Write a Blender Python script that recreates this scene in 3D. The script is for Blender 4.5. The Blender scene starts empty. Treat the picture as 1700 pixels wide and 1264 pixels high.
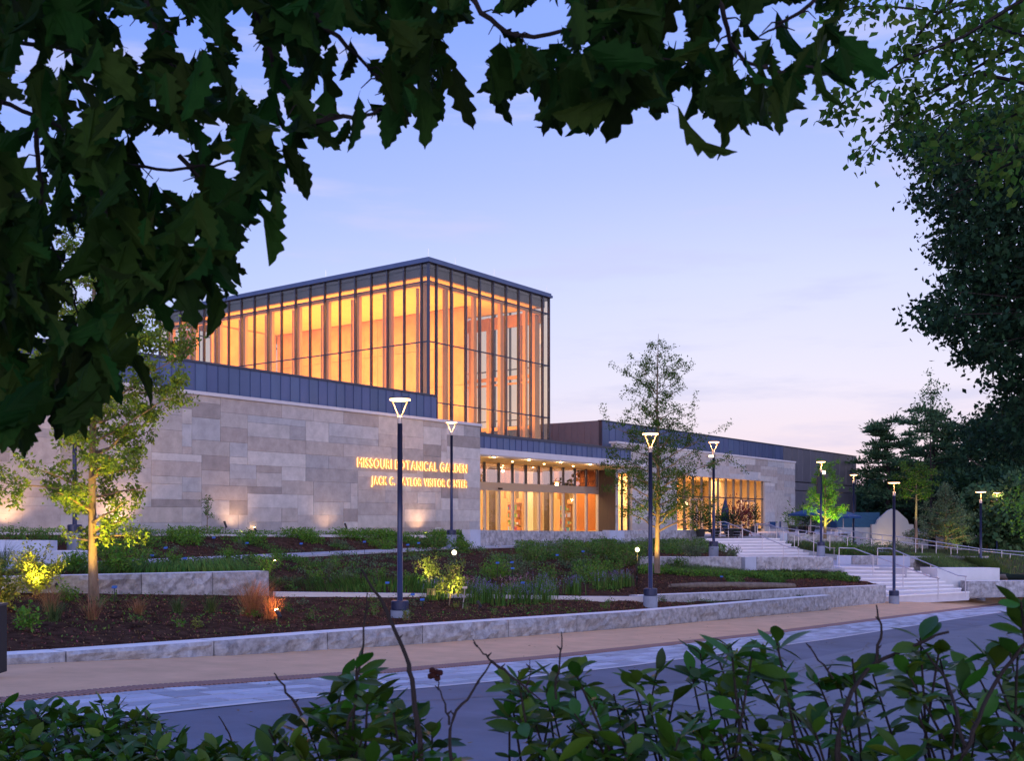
import bpy, math, random
import numpy as np
from mathutils import Vector, Matrix, noise as mnoise
R = math.radians
random.seed(7); rng = np.random.default_rng(7)
scene = bpy.context.scene
C = scene.collection

# ------------------------------------------------------------------ camera
# world frame: eye at the origin height (z = 0 is the photographer's eye level), looking along +Y
cam_d = bpy.data.cameras.new('camera'); cam = bpy.data.objects.new('camera', cam_d); C.objects.link(cam)
cam.location = (0, 0, 0); cam.rotation_euler = (R(90), 0, 0)
cam_d.sensor_width = 36; cam_d.lens = 36 * 1730 / 1700; cam_d.shift_y = 228 / 1700
cam_d.clip_start = 0.05; cam_d.clip_end = 3000
cam_d.dof.use_dof = True; cam_d.dof.focus_distance = 40; cam_d.dof.aperture_fstop = 11
scene.camera = cam
scene.view_settings.view_transform = 'Standard'; scene.view_settings.look = 'None'
scene.view_settings.exposure = 0.35; scene.view_settings.gamma = 1.0
scene.view_settings.use_curve_mapping = False

# ------------------------------------------------------------------ world: dusk sky
SUN_EL, SUN_AZ = 1.5, 180.0        # the sun has just gone down behind the photographer
w = bpy.data.worlds.new('World'); scene.world = w; w.use_nodes = True
nt = w.node_tree; nt.nodes.clear()
def N(t, **k):
    n = nt.nodes.new(t)
    for a, b in k.items(): setattr(n, a, b)
    return n
out = N('ShaderNodeOutputWorld'); bg = N('ShaderNodeBackground'); bg2 = N('ShaderNodeBackground'); add = N('ShaderNodeAddShader')
sky = N('ShaderNodeTexSky', sky_type='NISHITA', sun_disc=False, sun_elevation=R(SUN_EL), sun_rotation=R(SUN_AZ))
nt.links.new(sky.outputs[0], bg.inputs[0]); bg.inputs[1].default_value = 0.05
tc = N('ShaderNodeTexCoord'); sp = N('ShaderNodeSeparateXYZ'); nt.links.new(tc.outputs['Generated'], sp.inputs[0])
ramp = N('ShaderNodeValToRGB'); nt.links.new(sp.outputs['Z'], ramp.inputs[0])
stops = [(0.0, (.74, .56, .66)), (.05, (.73, .61, .72)), (.13, (.65, .62, .80)), (.22, (.53, .56, .87)), (.31, (.37, .44, .88)),
         (.42, (.23, .34, .88)), (.60, (.19, .30, .84)), (1.0, (.17, .28, .78))]
cr = ramp.color_ramp
cr.elements[0].position = 0; cr.elements[0].color = (*stops[0][1], 1)
cr.elements[1].position = 1; cr.elements[1].color = (*stops[-1][1], 1)
for p, c in stops[1:-1]:
    e = cr.elements.new(p); e.color = (*c, 1)
# left of the view is bluer, right lighter: a smooth drift round the sky
mr = N('ShaderNodeMapRange'); mr.interpolation_type = 'SMOOTHSTEP'; nt.links.new(sp.outputs['X'], mr.inputs[0])
mr.inputs[1].default_value = -.6; mr.inputs[2].default_value = .3; mr.inputs[3].default_value = 1; mr.inputs[4].default_value = 0
mixb = N('ShaderNodeMix', data_type='RGBA', blend_type='MULTIPLY'); nt.links.new(mr.outputs[0], mixb.inputs[0])
nt.links.new(ramp.outputs[0], mixb.inputs[6]); mixb.inputs[7].default_value = (.60, .76, 1.0, 1)
# afterglow behind the photographer
gy = N('ShaderNodeMapRange'); gy.interpolation_type = 'SMOOTHSTEP'; nt.links.new(sp.outputs['Y'], gy.inputs[0])
gy.inputs[1].default_value = .1; gy.inputs[2].default_value = -.95; gy.inputs[3].default_value = 0; gy.inputs[4].default_value = 1
gz = N('ShaderNodeMapRange'); gz.interpolation_type = 'SMOOTHSTEP'; nt.links.new(sp.outputs['Z'], gz.inputs[0])
gz.inputs[1].default_value = .75; gz.inputs[2].default_value = 0; gz.inputs[3].default_value = 0; gz.inputs[4].default_value = 1
gm = N('ShaderNodeMath', operation='MULTIPLY'); nt.links.new(gy.outputs[0], gm.inputs[0]); nt.links.new(gz.outputs[0], gm.inputs[1])
gl = N('ShaderNodeMix', data_type='RGBA', blend_type='ADD'); nt.links.new(gm.outputs[0], gl.inputs[0])
gl.inputs[7].default_value = (1.15, 1.15, 1.75, 1)
# thin cloud streaks
mp = N('ShaderNodeMapping'); nt.links.new(tc.outputs['Generated'], mp.inputs[0]); mp.inputs['Scale'].default_value = (3, 3, 17)
cn = N('ShaderNodeTexNoise'); nt.links.new(mp.outputs[0], cn.inputs[0]); cn.inputs['Scale'].default_value = 1.7; cn.inputs['Detail'].default_value = 7
cn.inputs['Roughness'].default_value = .55
cm = N('ShaderNodeMapRange'); cm.interpolation_type = 'SMOOTHSTEP'; nt.links.new(cn.outputs[0], cm.inputs[0])
cm.inputs[1].default_value = .50; cm.inputs[2].default_value = .70; cm.inputs[3].default_value = 0; cm.inputs[4].default_value = .6
cl = N('ShaderNodeMix', data_type='RGBA', blend_type='MIX'); nt.links.new(cm.outputs[0], cl.inputs[0])
nt.links.new(mixb.outputs[2], cl.inputs[6]); cl.inputs[7].default_value = (.46, .47, .72, 1)
nt.links.new(cl.outputs[2], gl.inputs[6])
nt.links.new(gl.outputs[2], bg2.inputs[0]); bg2.inputs[1].default_value = 0.93
nt.links.new(bg.outputs[0], add.inputs[0]); nt.links.new(bg2.outputs[0], add.inputs[1]); nt.links.new(add.outputs[0], out.inputs[0])

sun_d = bpy.data.lights.new('sun', 'SUN'); sun_d.energy = 0.3; sun_d.angle = R(25); sun_d.color = (1, .9, .86)
sun = bpy.data.objects.new('sun', sun_d); C.objects.link(sun)
sun.rotation_euler = Vector((0.0, math.cos(R(14)), -math.sin(R(14)))).to_track_quat('-Z', 'Y').to_euler()

# ------------------------------------------------------------------ frames
PH = R(36.7); SP, CP = math.sin(PH), math.cos(PH)
ANG = R(90 - 36.7)
def B(u, v, z=0.0):                # building frame (u along the facade, v away from the road) -> world
    return Vector((u * SP - v * CP, u * CP + v * SP, z))
def at(x, y, D):                   # a point D metres in front of the camera, seen at photo pixel x, y
    return Vector(((x - 850) / 1730 * D, D, (860 - y) / 1730 * D))

# ------------------------------------------------------------------ materials
MATS = {}
def mat(name, col, rough=.8, metal=0, var=0.0, scale=3.0, bump=0.0, bscale=None, col2=None, obj_rand=0.0, island=0.0, emit=None, es=0, spec=.15, stretch=None, trans=0, coord='Object'):
    m = bpy.data.materials.new(name); m.use_nodes = True; t = m.node_tree; b = t.nodes['Principled BSDF']
    L = t.links.new
    b.inputs['Roughness'].default_value = rough; b.inputs['Metallic'].default_value = metal
    b.inputs['Specular IOR Level'].default_value = spec
    rgb = t.nodes.new('ShaderNodeRGB'); rgb.outputs[0].default_value = (*col, 1); cur = rgb.outputs[0]
    tcn = t.nodes.new('ShaderNodeTexCoord'); src = tcn.outputs[coord]
    if stretch:
        mpn = t.nodes.new('ShaderNodeMapping'); mpn.inputs['Scale'].default_value = stretch; L(src, mpn.inputs[0]); src = mpn.outputs[0]
    if var or col2:
        n = t.nodes.new('ShaderNodeTexNoise'); n.inputs['Scale'].default_value = scale; n.inputs['Detail'].default_value = 6; n.inputs['Roughness'].default_value = .65
        L(src, n.inputs[0])
        r = t.nodes.new('ShaderNodeMapRange'); r.inputs[1].default_value = .3; r.inputs[2].default_value = .7; L(n.outputs[0], r.inputs[0])
        mx = t.nodes.new('ShaderNodeMix'); mx.data_type = 'RGBA'; L(r.outputs[0], mx.inputs[0]); L(cur, mx.inputs[6])
        mx.inputs[7].default_value = (*(col2 if col2 else [c * (1 - var) for c in col]), 1); cur = mx.outputs[2]
    if obj_rand or island:
        if island:
            g = t.nodes.new('ShaderNodeNewGeometry'); rs = g.outputs['Random Per Island']; amt = island
        else:
            g = t.nodes.new('ShaderNodeObjectInfo'); rs = g.outputs['Random']; amt = obj_rand
        r = t.nodes.new('ShaderNodeMapRange'); r.inputs[3].default_value = 1 - amt; r.inputs[4].default_value = 1 + amt; L(rs, r.inputs[0])
        h = t.nodes.new('ShaderNodeHueSaturation'); L(cur, h.inputs['Color']); L(r.outputs[0], h.inputs['Value'])
        r2 = t.nodes.new('ShaderNodeMath'); r2.operation = 'MULTIPLY_ADD'; L(rs, r2.inputs[0]); r2.inputs[1].default_value = 7.3; r2.inputs[2].default_value = 0
        r3 = t.nodes.new('ShaderNodeMath'); r3.operation = 'FRACT'; L(r2.outputs[0], r3.inputs[0])
        r4 = t.nodes.new('ShaderNodeMapRange'); r4.inputs[3].default_value = .5 - amt * .07; r4.inputs[4].default_value = .5 + amt * .07; L(r3.outputs[0], r4.inputs[0]); L(r4.outputs[0], h.inputs['Hue'])
        cur = h.outputs[0]
    L(cur, b.inputs['Base Color'])
    if bump:
        n2 = t.nodes.new('ShaderNodeTexNoise'); n2.inputs['Scale'].default_value = bscale or scale * 4; n2.inputs['Detail'].default_value = 5; L(src, n2.inputs[0])
        bp = t.nodes.new('ShaderNodeBump'); bp.inputs['Strength'].default_value = bump; bp.inputs['Distance'].default_value = .03; L(n2.outputs[0], bp.inputs['Height']); L(bp.outputs[0], b.inputs['Normal'])
    if emit: b.inputs['Emission Color'].default_value = (*emit, 1); b.inputs['Emission Strength'].default_value = es
    if trans:
        o = t.nodes['Material Output']; tr = t.nodes.new('ShaderNodeBsdfTranslucent'); L(cur, tr.inputs[0])
        ms = t.nodes.new('ShaderNodeMixShader'); ms.inputs[0].default_value = trans; L(b.outputs[0], ms.inputs[1]); L(tr.outputs[0], ms.inputs[2]); L(ms.outputs[0], o.inputs[0])
    MATS[name] = m
    return m
def glass(name, tint, base=.06, rough=0.0, ior=1.5):
    m = bpy.data.materials.new(name); m.use_nodes = True; t = m.node_tree; t.nodes.clear(); L = t.links.new
    o = t.nodes.new('ShaderNodeOutputMaterial'); tr = t.nodes.new('ShaderNodeBsdfTransparent'); tr.inputs[0].default_value = (*tint, 1)
    gs = t.nodes.new('ShaderNodeBsdfGlossy'); gs.inputs['Roughness'].default_value = rough; gs.inputs[0].default_value = (1, 1, 1, 1)
    f = t.nodes.new('ShaderNodeLayerWeight'); f.inputs[0].default_value = .5      # Schlick reflection, the same from both sides
    pw = t.nodes.new('ShaderNodeMath'); pw.operation = 'POWER'; L(f.outputs['Facing'], pw.inputs[0]); pw.inputs[1].default_value = 4
    a = t.nodes.new('ShaderNodeMath'); a.operation = 'MULTIPLY_ADD'; a.use_clamp = True; L(pw.outputs[0], a.inputs[0]); a.inputs[1].default_value = .8; a.inputs[2].default_value = base
    ms = t.nodes.new('ShaderNodeMixShader'); L(a.outputs[0], ms.inputs[0]); L(tr.outputs[0], ms.inputs[1]); L(gs.outputs[0], ms.inputs[2]); L(ms.outputs[0], o.inputs[0])
    MATS[name] = m; return m

ashlar = mat('limestone_ashlar', (.56, .47, .44), .85, var=.32, scale=2.2, bump=.25, bscale=22, obj_rand=.2)
mortar = mat('mortar', (.30, .26, .25), .9)
cap_m = mat('pale_coping', (.62, .58, .58), .7, var=.1, scale=2)
roughstone = mat('split_stone', (.46, .455, .47), .9, scale=5.0, bump=1.0, bscale=12, col2=(.17, .16, .165), obj_rand=.12)
sawn = mat('sawn_stone', (.80, .77, .76), .75, var=.12, scale=3)
smooth_conc = mat('smooth_concrete', (.46, .50, .60), .7, var=.12, scale=2, bump=.05)
metalp = mat('blue_grey_zinc', (.09, .125, .235), .42, metal=.35, var=.18, scale=1.2, obj_rand=.1, stretch=(1, 1, .3), spec=.5)
metalg = mat('grey_zinc', (.17, .165, .19), .42, metal=.3, var=.15, scale=1.2, obj_rand=.08, spec=.5)
frame_m = mat('dark_bronze_frame', (.06, .065, .09), .4, metal=.5, spec=.5)
alu = mat('champagne_frame', (.42, .36, .32), .4, metal=.4, spec=.5)
wood = mat('glulam_timber', (.60, .33, .15), .55, var=.25, scale=2, stretch=(8, 8, .5))
woodceil = mat('timber_ceiling', (.80, .55, .20), .55, var=.2, scale=2, stretch=(.4, 6, 1))
panel_w = mat('perforated_timber_panel', (.60, .33, .16), .6, var=.35, scale=.9, obj_rand=.05)
plaster = mat('cream_plaster', (.70, .58, .40), .8, var=.08, scale=1)
orange_p = mat('orange_panel', (.72, .30, .09), .6, var=.1)
dark = mat('dark_paint', (.03, .03, .035), .6)
darkwood = mat('dark_timber', (.10, .07, .055), .5, var=.3, scale=3, stretch=(6, 6, .4))
mulch = mat('bark_mulch', (.105, .058, .040), 1, spec=0, scale=4, col2=(.020, .012, .009), bump=1.0, bscale=26)
mulchchip = mat('mulch_chips', (.13, .065, .042), 1, spec=0, island=.9)
road_m = mat('asphalt', (.165, .18, .235), .75, var=.35, scale=.7, bump=.15, bscale=60)
paver_b = mat('paver_joint', (.13, .13, .15), .9)
paver_m = mat('pale_paver', (.44, .46, .53), .75, var=.18, scale=3, obj_rand=.28)
paver_i = mat('pale_paver_field', (.44, .46, .53), .75, var=.18, scale=3, island=.3)
tan_m = mat('tan_exposed_aggregate', (.74, .46, .27), .85, var=.22, scale=1.3, bump=.2, bscale=70)
tactile = mat('brown_tactile_paver', (.20, .115, .105), .8, obj_rand=.1, island=.1)
path_m = mat('concrete_path', (.42, .42, .46), .8, var=.12, scale=2)
step_m = mat('limestone_step', (.60, .58, .62), .75, var=.12, scale=2.5, obj_rand=.05)
pole_m = mat('midnight_blue_pole', (.022, .03, .075), .35, metal=.3, spec=.5)
steel = mat('brushed_steel', (.50, .48, .52), .35, metal=.8, spec=.5)
lampglow = mat('warm_led', (1, .8, .5), .5, emit=(1, .50, .19), es=4)
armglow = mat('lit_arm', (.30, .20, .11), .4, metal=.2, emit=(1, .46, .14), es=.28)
spotglow = mat('spot_lens', (1, .8, .4), .5, emit=(1, .58, .22), es=40)
globeglow = mat('globe_glass', (1, .9, .6), .5, emit=(1, .86, .52), es=2.2)
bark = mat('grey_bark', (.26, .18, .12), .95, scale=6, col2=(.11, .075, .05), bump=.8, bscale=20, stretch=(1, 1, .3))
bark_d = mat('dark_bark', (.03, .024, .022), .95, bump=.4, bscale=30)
leaf_oak = mat('oak_leaf', (.018, .050, .007), .6, var=.35, scale=6, obj_rand=.5, trans=.3, spec=.06)
leaf_oak_i = mat('oak_leaf_mass', (.015, .042, .007), .6, island=.5, trans=.25, spec=.05)
leaf_bush = mat('glossy_bush_leaf', (.045, .112, .010), .40, obj_rand=.5, trans=.25, spec=.28, var=.2, scale=20)
leaf_bush_i = mat('bush_leaf_mass', (.043, .108, .010), .5, island=.5, trans=.2, spec=.2)
leaf_small = mat('tree_leaf', (.13, .20, .02), .6, island=.4, trans=.3, spec=.3)
leaf_green = mat('fresh_green_leaf', (.095, .22, .02), .6, island=.4, trans=.3, spec=.3)
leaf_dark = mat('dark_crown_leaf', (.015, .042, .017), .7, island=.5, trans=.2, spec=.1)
leaf_pine = mat('pine_needles', (.050, .105, .042), .8, island=.45, trans=.15, spec=.2)
leaf_lite = mat('pale_green_leaf', (.050, .105, .014), .6, island=.45, trans=.35, spec=.15)
leaf_bed = mat('perennial_leaf', (.075, .16, .030), .75, island=.55, trans=.2, spec=.1)
leaf_grey = mat('grey_green_leaf', (.10, .15, .075), .8, island=.5, trans=.2, spec=.1)
leaf_yel = mat('yellow_green_leaf', (.17, .21, .03), .65, island=.35, trans=.35, spec=.3)
grass_y = mat('straw_grass', (.30, .16, .08), .8, island=.4, trans=.3)
grass_g = mat('sedge_blades', (.075, .12, .035), .8, island=.45, trans=.2)
flower_p = mat('purple_flower', (.20, .17, .36), .8, island=.35, trans=.2)
flower_k = mat('pink_flower', (.50, .22, .34), .8, island=.3, trans=.2)
tagblue = mat('blue_plant_label', (.05, .12, .36), .5)
tagbrown = mat('brown_sign_face', (.42, .27, .18), .6)
canvas = mat('blue_canvas', (.02, .06, .16), .8)
canvas_d = mat('navy_canvas', (.025, .04, .10), .8)
white_w = mat('white_render', (.34, .35, .35), .85, var=.1, scale=1.2)
teal = mat('teal_slate', (.03, .08, .11), .6, var=.3, scale=3)
gl_tower = glass('tower_glass', (.97, .91, .82), .04)
gl_dark = glass('transom_glass', (.62, .55, .55), .34)
gl_door = glass('shopfront_glass', (.95, .95, .95), .01)
berry_m = mat('dry_berries', (.035, .010, .008), .7)
log_m = mat('weathered_log', (.24, .19, .15), .9, scale=6, col2=(.12, .09, .07), bump=.6, bscale=20)

# ------------------------------------------------------------------ mesh helpers
class MB:
    def __init__(s): s.v = []; s.f = []; s.mi = []; s.k = 0
    def add(s, vs, fs, mi=0):
        n = len(s.v); s.v += [tuple(p) for p in vs]; s.f += [tuple(i + n for i in f) for f in fs]; s.mi += [mi] * len(fs); return s
    def box(s, x0, x1, y0, y1, z0, z1, mi=0):
        return s.add([(x0,y0,z0),(x1,y0,z0),(x1,y1,z0),(x0,y1,z0),(x0,y0,z1),(x1,y0,z1),(x1,y1,z1),(x0,y1,z1)],
                     [(0,3,2,1),(4,5,6,7),(0,1,5,4),(1,2,6,5),(2,3,7,6),(3,0,4,7)], mi)
    def bev(s, x0, x1, y0, y1, z0, z1, b=.01, mi=0):      # box with its y0 (front) face chamfered
        return s.add([(x0,y0+b,z0),(x1,y0+b,z0),(x1,y0+b,z1),(x0,y0+b,z1),(x0+b,y0,z0+b),(x1-b,y0,z0+b),(x1-b,y0,z1-b),(x0+b,y0,z1-b),(x0,y1,z0),(x1,y1,z0),(x1,y1,z1),(x0,y1,z1)],
                     [(4,5,6,7),(0,1,5,4),(1,2,6,5),(2,3,7,6),(3,0,4,7),(0,8,9,1),(1,9,10,2),(2,10,11,3),(3,11,8,0),(9,8,11,10)], mi)
    def tube(s, pts, rad, n=6, mi=0, cap=True):
        pts = [Vector(p) for p in pts]
        if not hasattr(rad, '__len__'): rad = [rad] * len(pts)
        rings = []
        for i, p in enumerate(pts):
            d = (pts[min(i+1, len(pts)-1)] - pts[max(i-1, 0)]).normalized()
            a = Vector((0,0,1)) if abs(d.z) < .9 else Vector((1,0,0))
            e1 = d.cross(a).normalized(); e2 = d.cross(e1)
            rings.append([p + (e1*math.cos(2*math.pi*k/n) + e2*math.sin(2*math.pi*k/n))*rad[i] for k in range(n)])
        vs = [q for r in rings for q in r]; fs = []
        for i in range(len(pts)-1):
            for k in range(n):
                fs.append((i*n+k, i*n+(k+1)%n, (i+1)*n+(k+1)%n, (i+1)*n+k))
        if cap: fs += [tuple(range(n)), tuple(range((len(pts)-1)*n, len(pts)*n))[::-1]]
        return s.add(vs, fs, mi)
    def prism(s, poly, z0, z1, mi=0):
        n = len(poly); z0 = z0 if hasattr(z0,'__len__') else [z0]*n; z1 = z1 if hasattr(z1,'__len__') else [z1]*n
        vs = [(p[0],p[1],z0[i]) for i,p in enumerate(poly)] + [(p[0],p[1],z1[i]) for i,p in enumerate(poly)]
        return s.add(vs, [tuple(range(n))[::-1], tuple(range(n,2*n))] + [(i,(i+1)%n,n+(i+1)%n,n+i) for i in range(n)], mi)
    def build(s, name, m, parent=None, off=None, smooth=False, rotz=None):
        off = Vector(off) if off is not None else Vector(parent['_off']) if parent is not None else Vector((0,0,0))
        me = bpy.data.meshes.new(name)
        me.from_pydata([(a-off.x, b-off.y, c-off.z) for a,b,c in s.v], [], s.f)
        for q in (m if isinstance(m,(list,tuple)) else [m]): me.materials.append(q)
        if any(s.mi): me.polygons.foreach_set('material_index', s.mi)
        if smooth: me.polygons.foreach_set('use_smooth', [True]*len(s.f))
        me.update()
        return link(name, me, parent, off, rotz)
def link(name, me, parent, off, rotz=None):
    o = bpy.data.objects.new(name, me); C.objects.link(o)
    if parent is not None: o.parent = parent
    elif rotz is not None:
        o.location = B(*off); o.rotation_euler = (0,0,rotz)
    else: o.location = off
    o['_off'] = tuple(off); return o
def tag(o, label=None, cat=None, group=None, kind=None):
    if label: o['label'] = label
    if cat: o['category'] = cat
    if group: o['group'] = group
    if kind: o['kind'] = kind
    return o
def thing(name, label, cat, off=(0,0,0), uv=False, group=None):
    o = bpy.data.objects.new(name, None); C.objects.link(o); o.empty_display_size = .1
    o.location = B(*off) if uv else Vector(off)
    if uv: o.rotation_euler = (0,0,ANG)
    o['_off'] = tuple(off); tag(o, label, cat, group); return o
def fast_mesh(name, V, F):
    me = bpy.data.meshes.new(name); V = np.asarray(V, np.float32); F = np.asarray(F, np.int32); nf, k = F.shape
    me.vertices.add(len(V)); me.vertices.foreach_set('co', V.ravel())
    me.loops.add(nf*k); me.loops.foreach_set('vertex_index', F.ravel())
    me.polygons.add(nf); me.polygons.foreach_set('loop_start', np.arange(0, nf*k, k, dtype=np.int32)); me.polygons.foreach_set('loop_total', np.full(nf, k, np.int32))
    me.update(calc_edges=True); return me
def leaf_cloud(P, size, aspect=.5, up=0.0, seed=0, droop=0.0, vertical=0.0):
    """kite-shaped leaves at the points P; each one a folded pair of triangles"""
    r = np.random.default_rng(seed); P = np.asarray(P, float); n = len(P)
    d = r.normal(size=(n,3)); d[:,2] = d[:,2]*(1-abs(up)) + up*1.5 - droop; d /= np.linalg.norm(d, axis=1)[:,None]
    q = r.normal(size=(n,3)); s = np.cross(d, q); s /= np.linalg.norm(s, axis=1)[:,None]+1e-9
    nn = np.cross(d, s)
    L = (size * r.uniform(.6, 1.25, n))[:,None]; W = L*aspect/2
    V = np.stack([P, P+d*L*.45+s*W+nn*L*.08, P+d*L, P+d*L*.45-s*W+nn*L*.08], 1).reshape(-1,3)
    i = np.arange(n)[:,None]*4
    return V, np.concatenate([i, i+1, i+2, i+3], 1)
def cloud_obj(name, clouds, m, parent=None, off=None, kind=None):
    Vs, Fs, k = [], [], 0
    for V, F in clouds: Vs.append(V); Fs.append(F+k); k += len(V)
    V = np.concatenate(Vs); F = np.concatenate(Fs)
    off = np.array(off if off is not None else parent['_off'] if parent is not None else (0,0,0), float)
    me = fast_mesh(name, V-off, F); me.materials.append(m)
    o = link(name, me, parent, Vector(off))
    if kind: o['kind'] = kind
    return o
def blades(P, h, wd, seed=0, lean=.35):
    r = np.random.default_rng(seed); P = np.asarray(P, float); n = len(P)
    a = r.uniform(0, 2*np.pi, n); H = h*r.uniform(.6, 1.15, n); ln = H*lean*r.uniform(.2, 1.6, n)
    dx = np.stack([np.cos(a), np.sin(a), np.zeros(n)], 1); sx = np.stack([-np.sin(a), np.cos(a), np.zeros(n)], 1)*wd/2
    z = np.array([0,0,1.0])
    M1 = P+dx*(ln*.35)[:,None]+z*(H*.6)[:,None]; T = P+dx*ln[:,None]+z*H[:,None]
    V = np.stack([P-sx, P+sx, M1+sx*.8, M1-sx*.8, T], 1).reshape(-1,3)
    i = np.arange(n)[:,None]*5
    F = np.concatenate([np.concatenate([i,i+1,i+2,i+3],1), np.concatenate([i+3,i+2,i+4,i+4],1)])
    return V, F
def blades_fix(V, F):
    # degenerate quads (tip) are kept as a very thin quad by duplicating the tip
    V = V.copy(); return V, F
def interp(t, xs, ys): return float(np.interp(t, xs, ys))

# ------------------------------------------------------------------ ground levels
GU = [-60, 0, 4, 7.5, 11.7, 16, 26, 39.6, 46, 55, 80, 140]
GZ = [-1.9, -1.75, -1.9, -2.08, -2.385, -2.63, -3.09, -3.54, -3.57, -3.66, -3.8, -4.0]
def gz(u): return interp(u, GU, GZ)
RU = [-60, 0, 4, 7.5, 11.7, 16, 26, 39.6, 46, 55, 80, 140]
RZ = [-1.9, -1.75, -1.9, -2.08, -2.385, -2.63, -3.09, -3.60, -3.86, -4.24, -5.2, -6.2]
def gr(u): return interp(u, RU, RZ)
def gv(u, v): k = min(1, max(0, (v-11.3)/3.0)); return gr(u)*(1-k)+gz(u)*k
def strip(name, v0, v1, m, dz=0.0, u0=-30, u1=130, step=2.0, bend=None, kind='structure'):
    mb = MB(); us = np.arange(u0, u1+.01, step); vs = []
    for u in us:
        b = bend(u) if bend else 0
        vs.append((u, v0+b, gv(u,v0)+dz)); vs.append((u, v1+b, gv(u,v1)+dz))
    n = len(us); mb.add(vs, [(2*i, 2*i+2, 2*i+3, 2*i+1) for i in range(n-1)])
    o = mb.build(name, m, None, (us[0], v0, gz(us[0])), rotz=ANG); o['kind'] = kind; return o
far = MB().add([(-1500,-300,-7),(1500,-300,-7),(1500,2500,-7),(-1500,2500,-7)], [(0,1,2,3)]).build('ground', mat('far_lawn', (.03,.05,.02), 1, var=.3, scale=.2)); far['kind']='structure'
strip('road', -14, 9.35, road_m, 0)
strip('road_patch', 3.0, 7.9, mat('lighter_asphalt', (.205,.215,.26), .75, var=.2, scale=.8, bump=.15, bscale=60), .004, 12, 60, bend=lambda u: -.002*(u-30)**2)
rc = random.Random(4); mbc = MB()
for (u0_, v0_, du, dv) in ((9,8.6,14,-2.2),(16,6.8,10,1.6),(24,8.9,18,-1.4),(30,6,14,2.0),(13,4.5,7,3.0)):
    pu, pv = u0_, v0_
    for i in range(40):
        nu_, nv_ = pu+du/40+rc.uniform(-.05,.05), pv+dv/40+rc.uniform(-.10,.10); w_ = .012
        mbc.add([(pu,pv-w_,gr(pu)+.009),(nu_,nv_-w_,gr(nu_)+.009),(nu_,nv_+w_,gr(nu_)+.009),(pu,pv+w_,gr(pu)+.009)], [(0,1,2,3)]); pu, pv = nu_, nv_
o = mbc.build('sealed_cracks', mat('tar_seal', (.05,.052,.06), .5), None, (9,8.6,gr(9)), rotz=ANG); o['kind'] = 'structure'
verge = strip('verge', -40, -14, mulch, -.02)
strip('pavement', 11.45, 15.2, tan_m, .0, step=1.0)
strip('pavement_right', 15.2, 26, tan_m, -.006, 40, 130)
# pale pavers laid in running courses between road and tan pavement
base = strip('paver_strip', 9.35, 11.05, paver_b, -.012)
strip('edge_band', 9.33, 9.43, cap_m, .008, step=1.0)
def paver_pieces():
    rows = 6; wv = (11.05-9.43)/rows; big = []; mb = MB(); L = .62
    for r_ in range(rows):
        u = 3.0 + (r_ % 2)*.31 + random.uniform(0,.1)
        while u < 78:
            l = L*random.choice([.8,1,1,1.25])
            v0 = 9.43+r_*wv; g = .012; z0, z1 = gr(u), gr(u+l); h = random.uniform(.0, .006)
            verts = [(u+g,v0+g,z0+h),(u+l-g,v0+g,z1+h),(u+l-g,v0+wv-g,z1+h),(u+g,v0+wv-g,z0+h),(u+g,v0+g,z0-.03),(u+l-g,v0+g,z1-.03),(u+l-g,v0+wv-g,z1-.03),(u+g,v0+wv-g,z0-.03)]
            faces = [(0,1,2,3),(4,5,1,0),(5,6,2,1),(6,7,3,2),(7,4,0,3)]
            if 5.2 < u < 21 and len(big) < 150 + 150:
                big.append((verts, faces))
            else: mb.add(verts, faces)
            u += l
    for vs, fs in big:
        MB().add(vs, fs).build('paver', paver_m, base)
    o = mb.build('paver', paver_i, base); o['kind'] = 'stuff'
paver_pieces()
tb = strip('tactile_strip', 11.05, 11.45, tactile, -.006, step=1.0)
mbt = MB()
for i in range(900):                      # ribs of the brown drain strip
    u = 3 + i*.075
    mbt.box(u, u+.035, 11.07, 11.43, gr(u)-.01, gr(u)+.012)
o = mbt.build('rib', mat('brown_rib', (.30,.18,.155), .8), tb); o['kind'] = 'stuff'

# ------------------------------------------------------------------ loft for beds
BEDS = {}
def loft(name, front, back, m, nu=60, nv=14, bump=.05, kind='structure'):
    f = np.array(front, float); b = np.array(back, float)
    def rs(a, n):
        d = np.concatenate([[0], np.cumsum(np.linalg.norm(np.diff(a, axis=0), axis=1))]); t = np.linspace(0, d[-1], n)
        return np.stack([np.interp(t, d, a[:,k]) for k in range(3)], 1)
    F, K = rs(f, nu), rs(b, nu); vs = []
    for i in range(nu):
        for j in range(nv):
            t = j/(nv-1); p = F[i]*(1-t)+K[i]*t
            e = min(t, 1-t)*4; e = min(1, e)
            z = p[2] + bump*e*mnoise.noise(Vector((p[0]*1.3, p[1]*1.3, 3))) * 1.6
            wp = B(p[0], p[1], z); vs.append((wp.x, wp.y, wp.z))
    fs = [(i*nv+j, (i+1)*nv+j, (i+1)*nv+j+1, i*nv+j+1) for i in range(nu-1) for j in range(nv-1)]
    o = MB().add(vs, fs).build(name, m, None, vs[0], smooth=True); o['kind'] = kind
    G = np.array(vs).reshape(nu, nv, 3); BEDS[name] = G
    return o
def on_bed(name, s, t):
    G = BEDS[name]; a = s*(G.shape[0]-1.001); b = t*(G.shape[1]-1.001); i, j = int(a), int(b); fa, fb = a-i, b-j
    p = G[i,j]*(1-fa)*(1-fb)+G[i+1,j]*fa*(1-fb)+G[i,j+1]*(1-fa)*fb+G[i+1,j+1]*fa*fb
    return p
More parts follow.
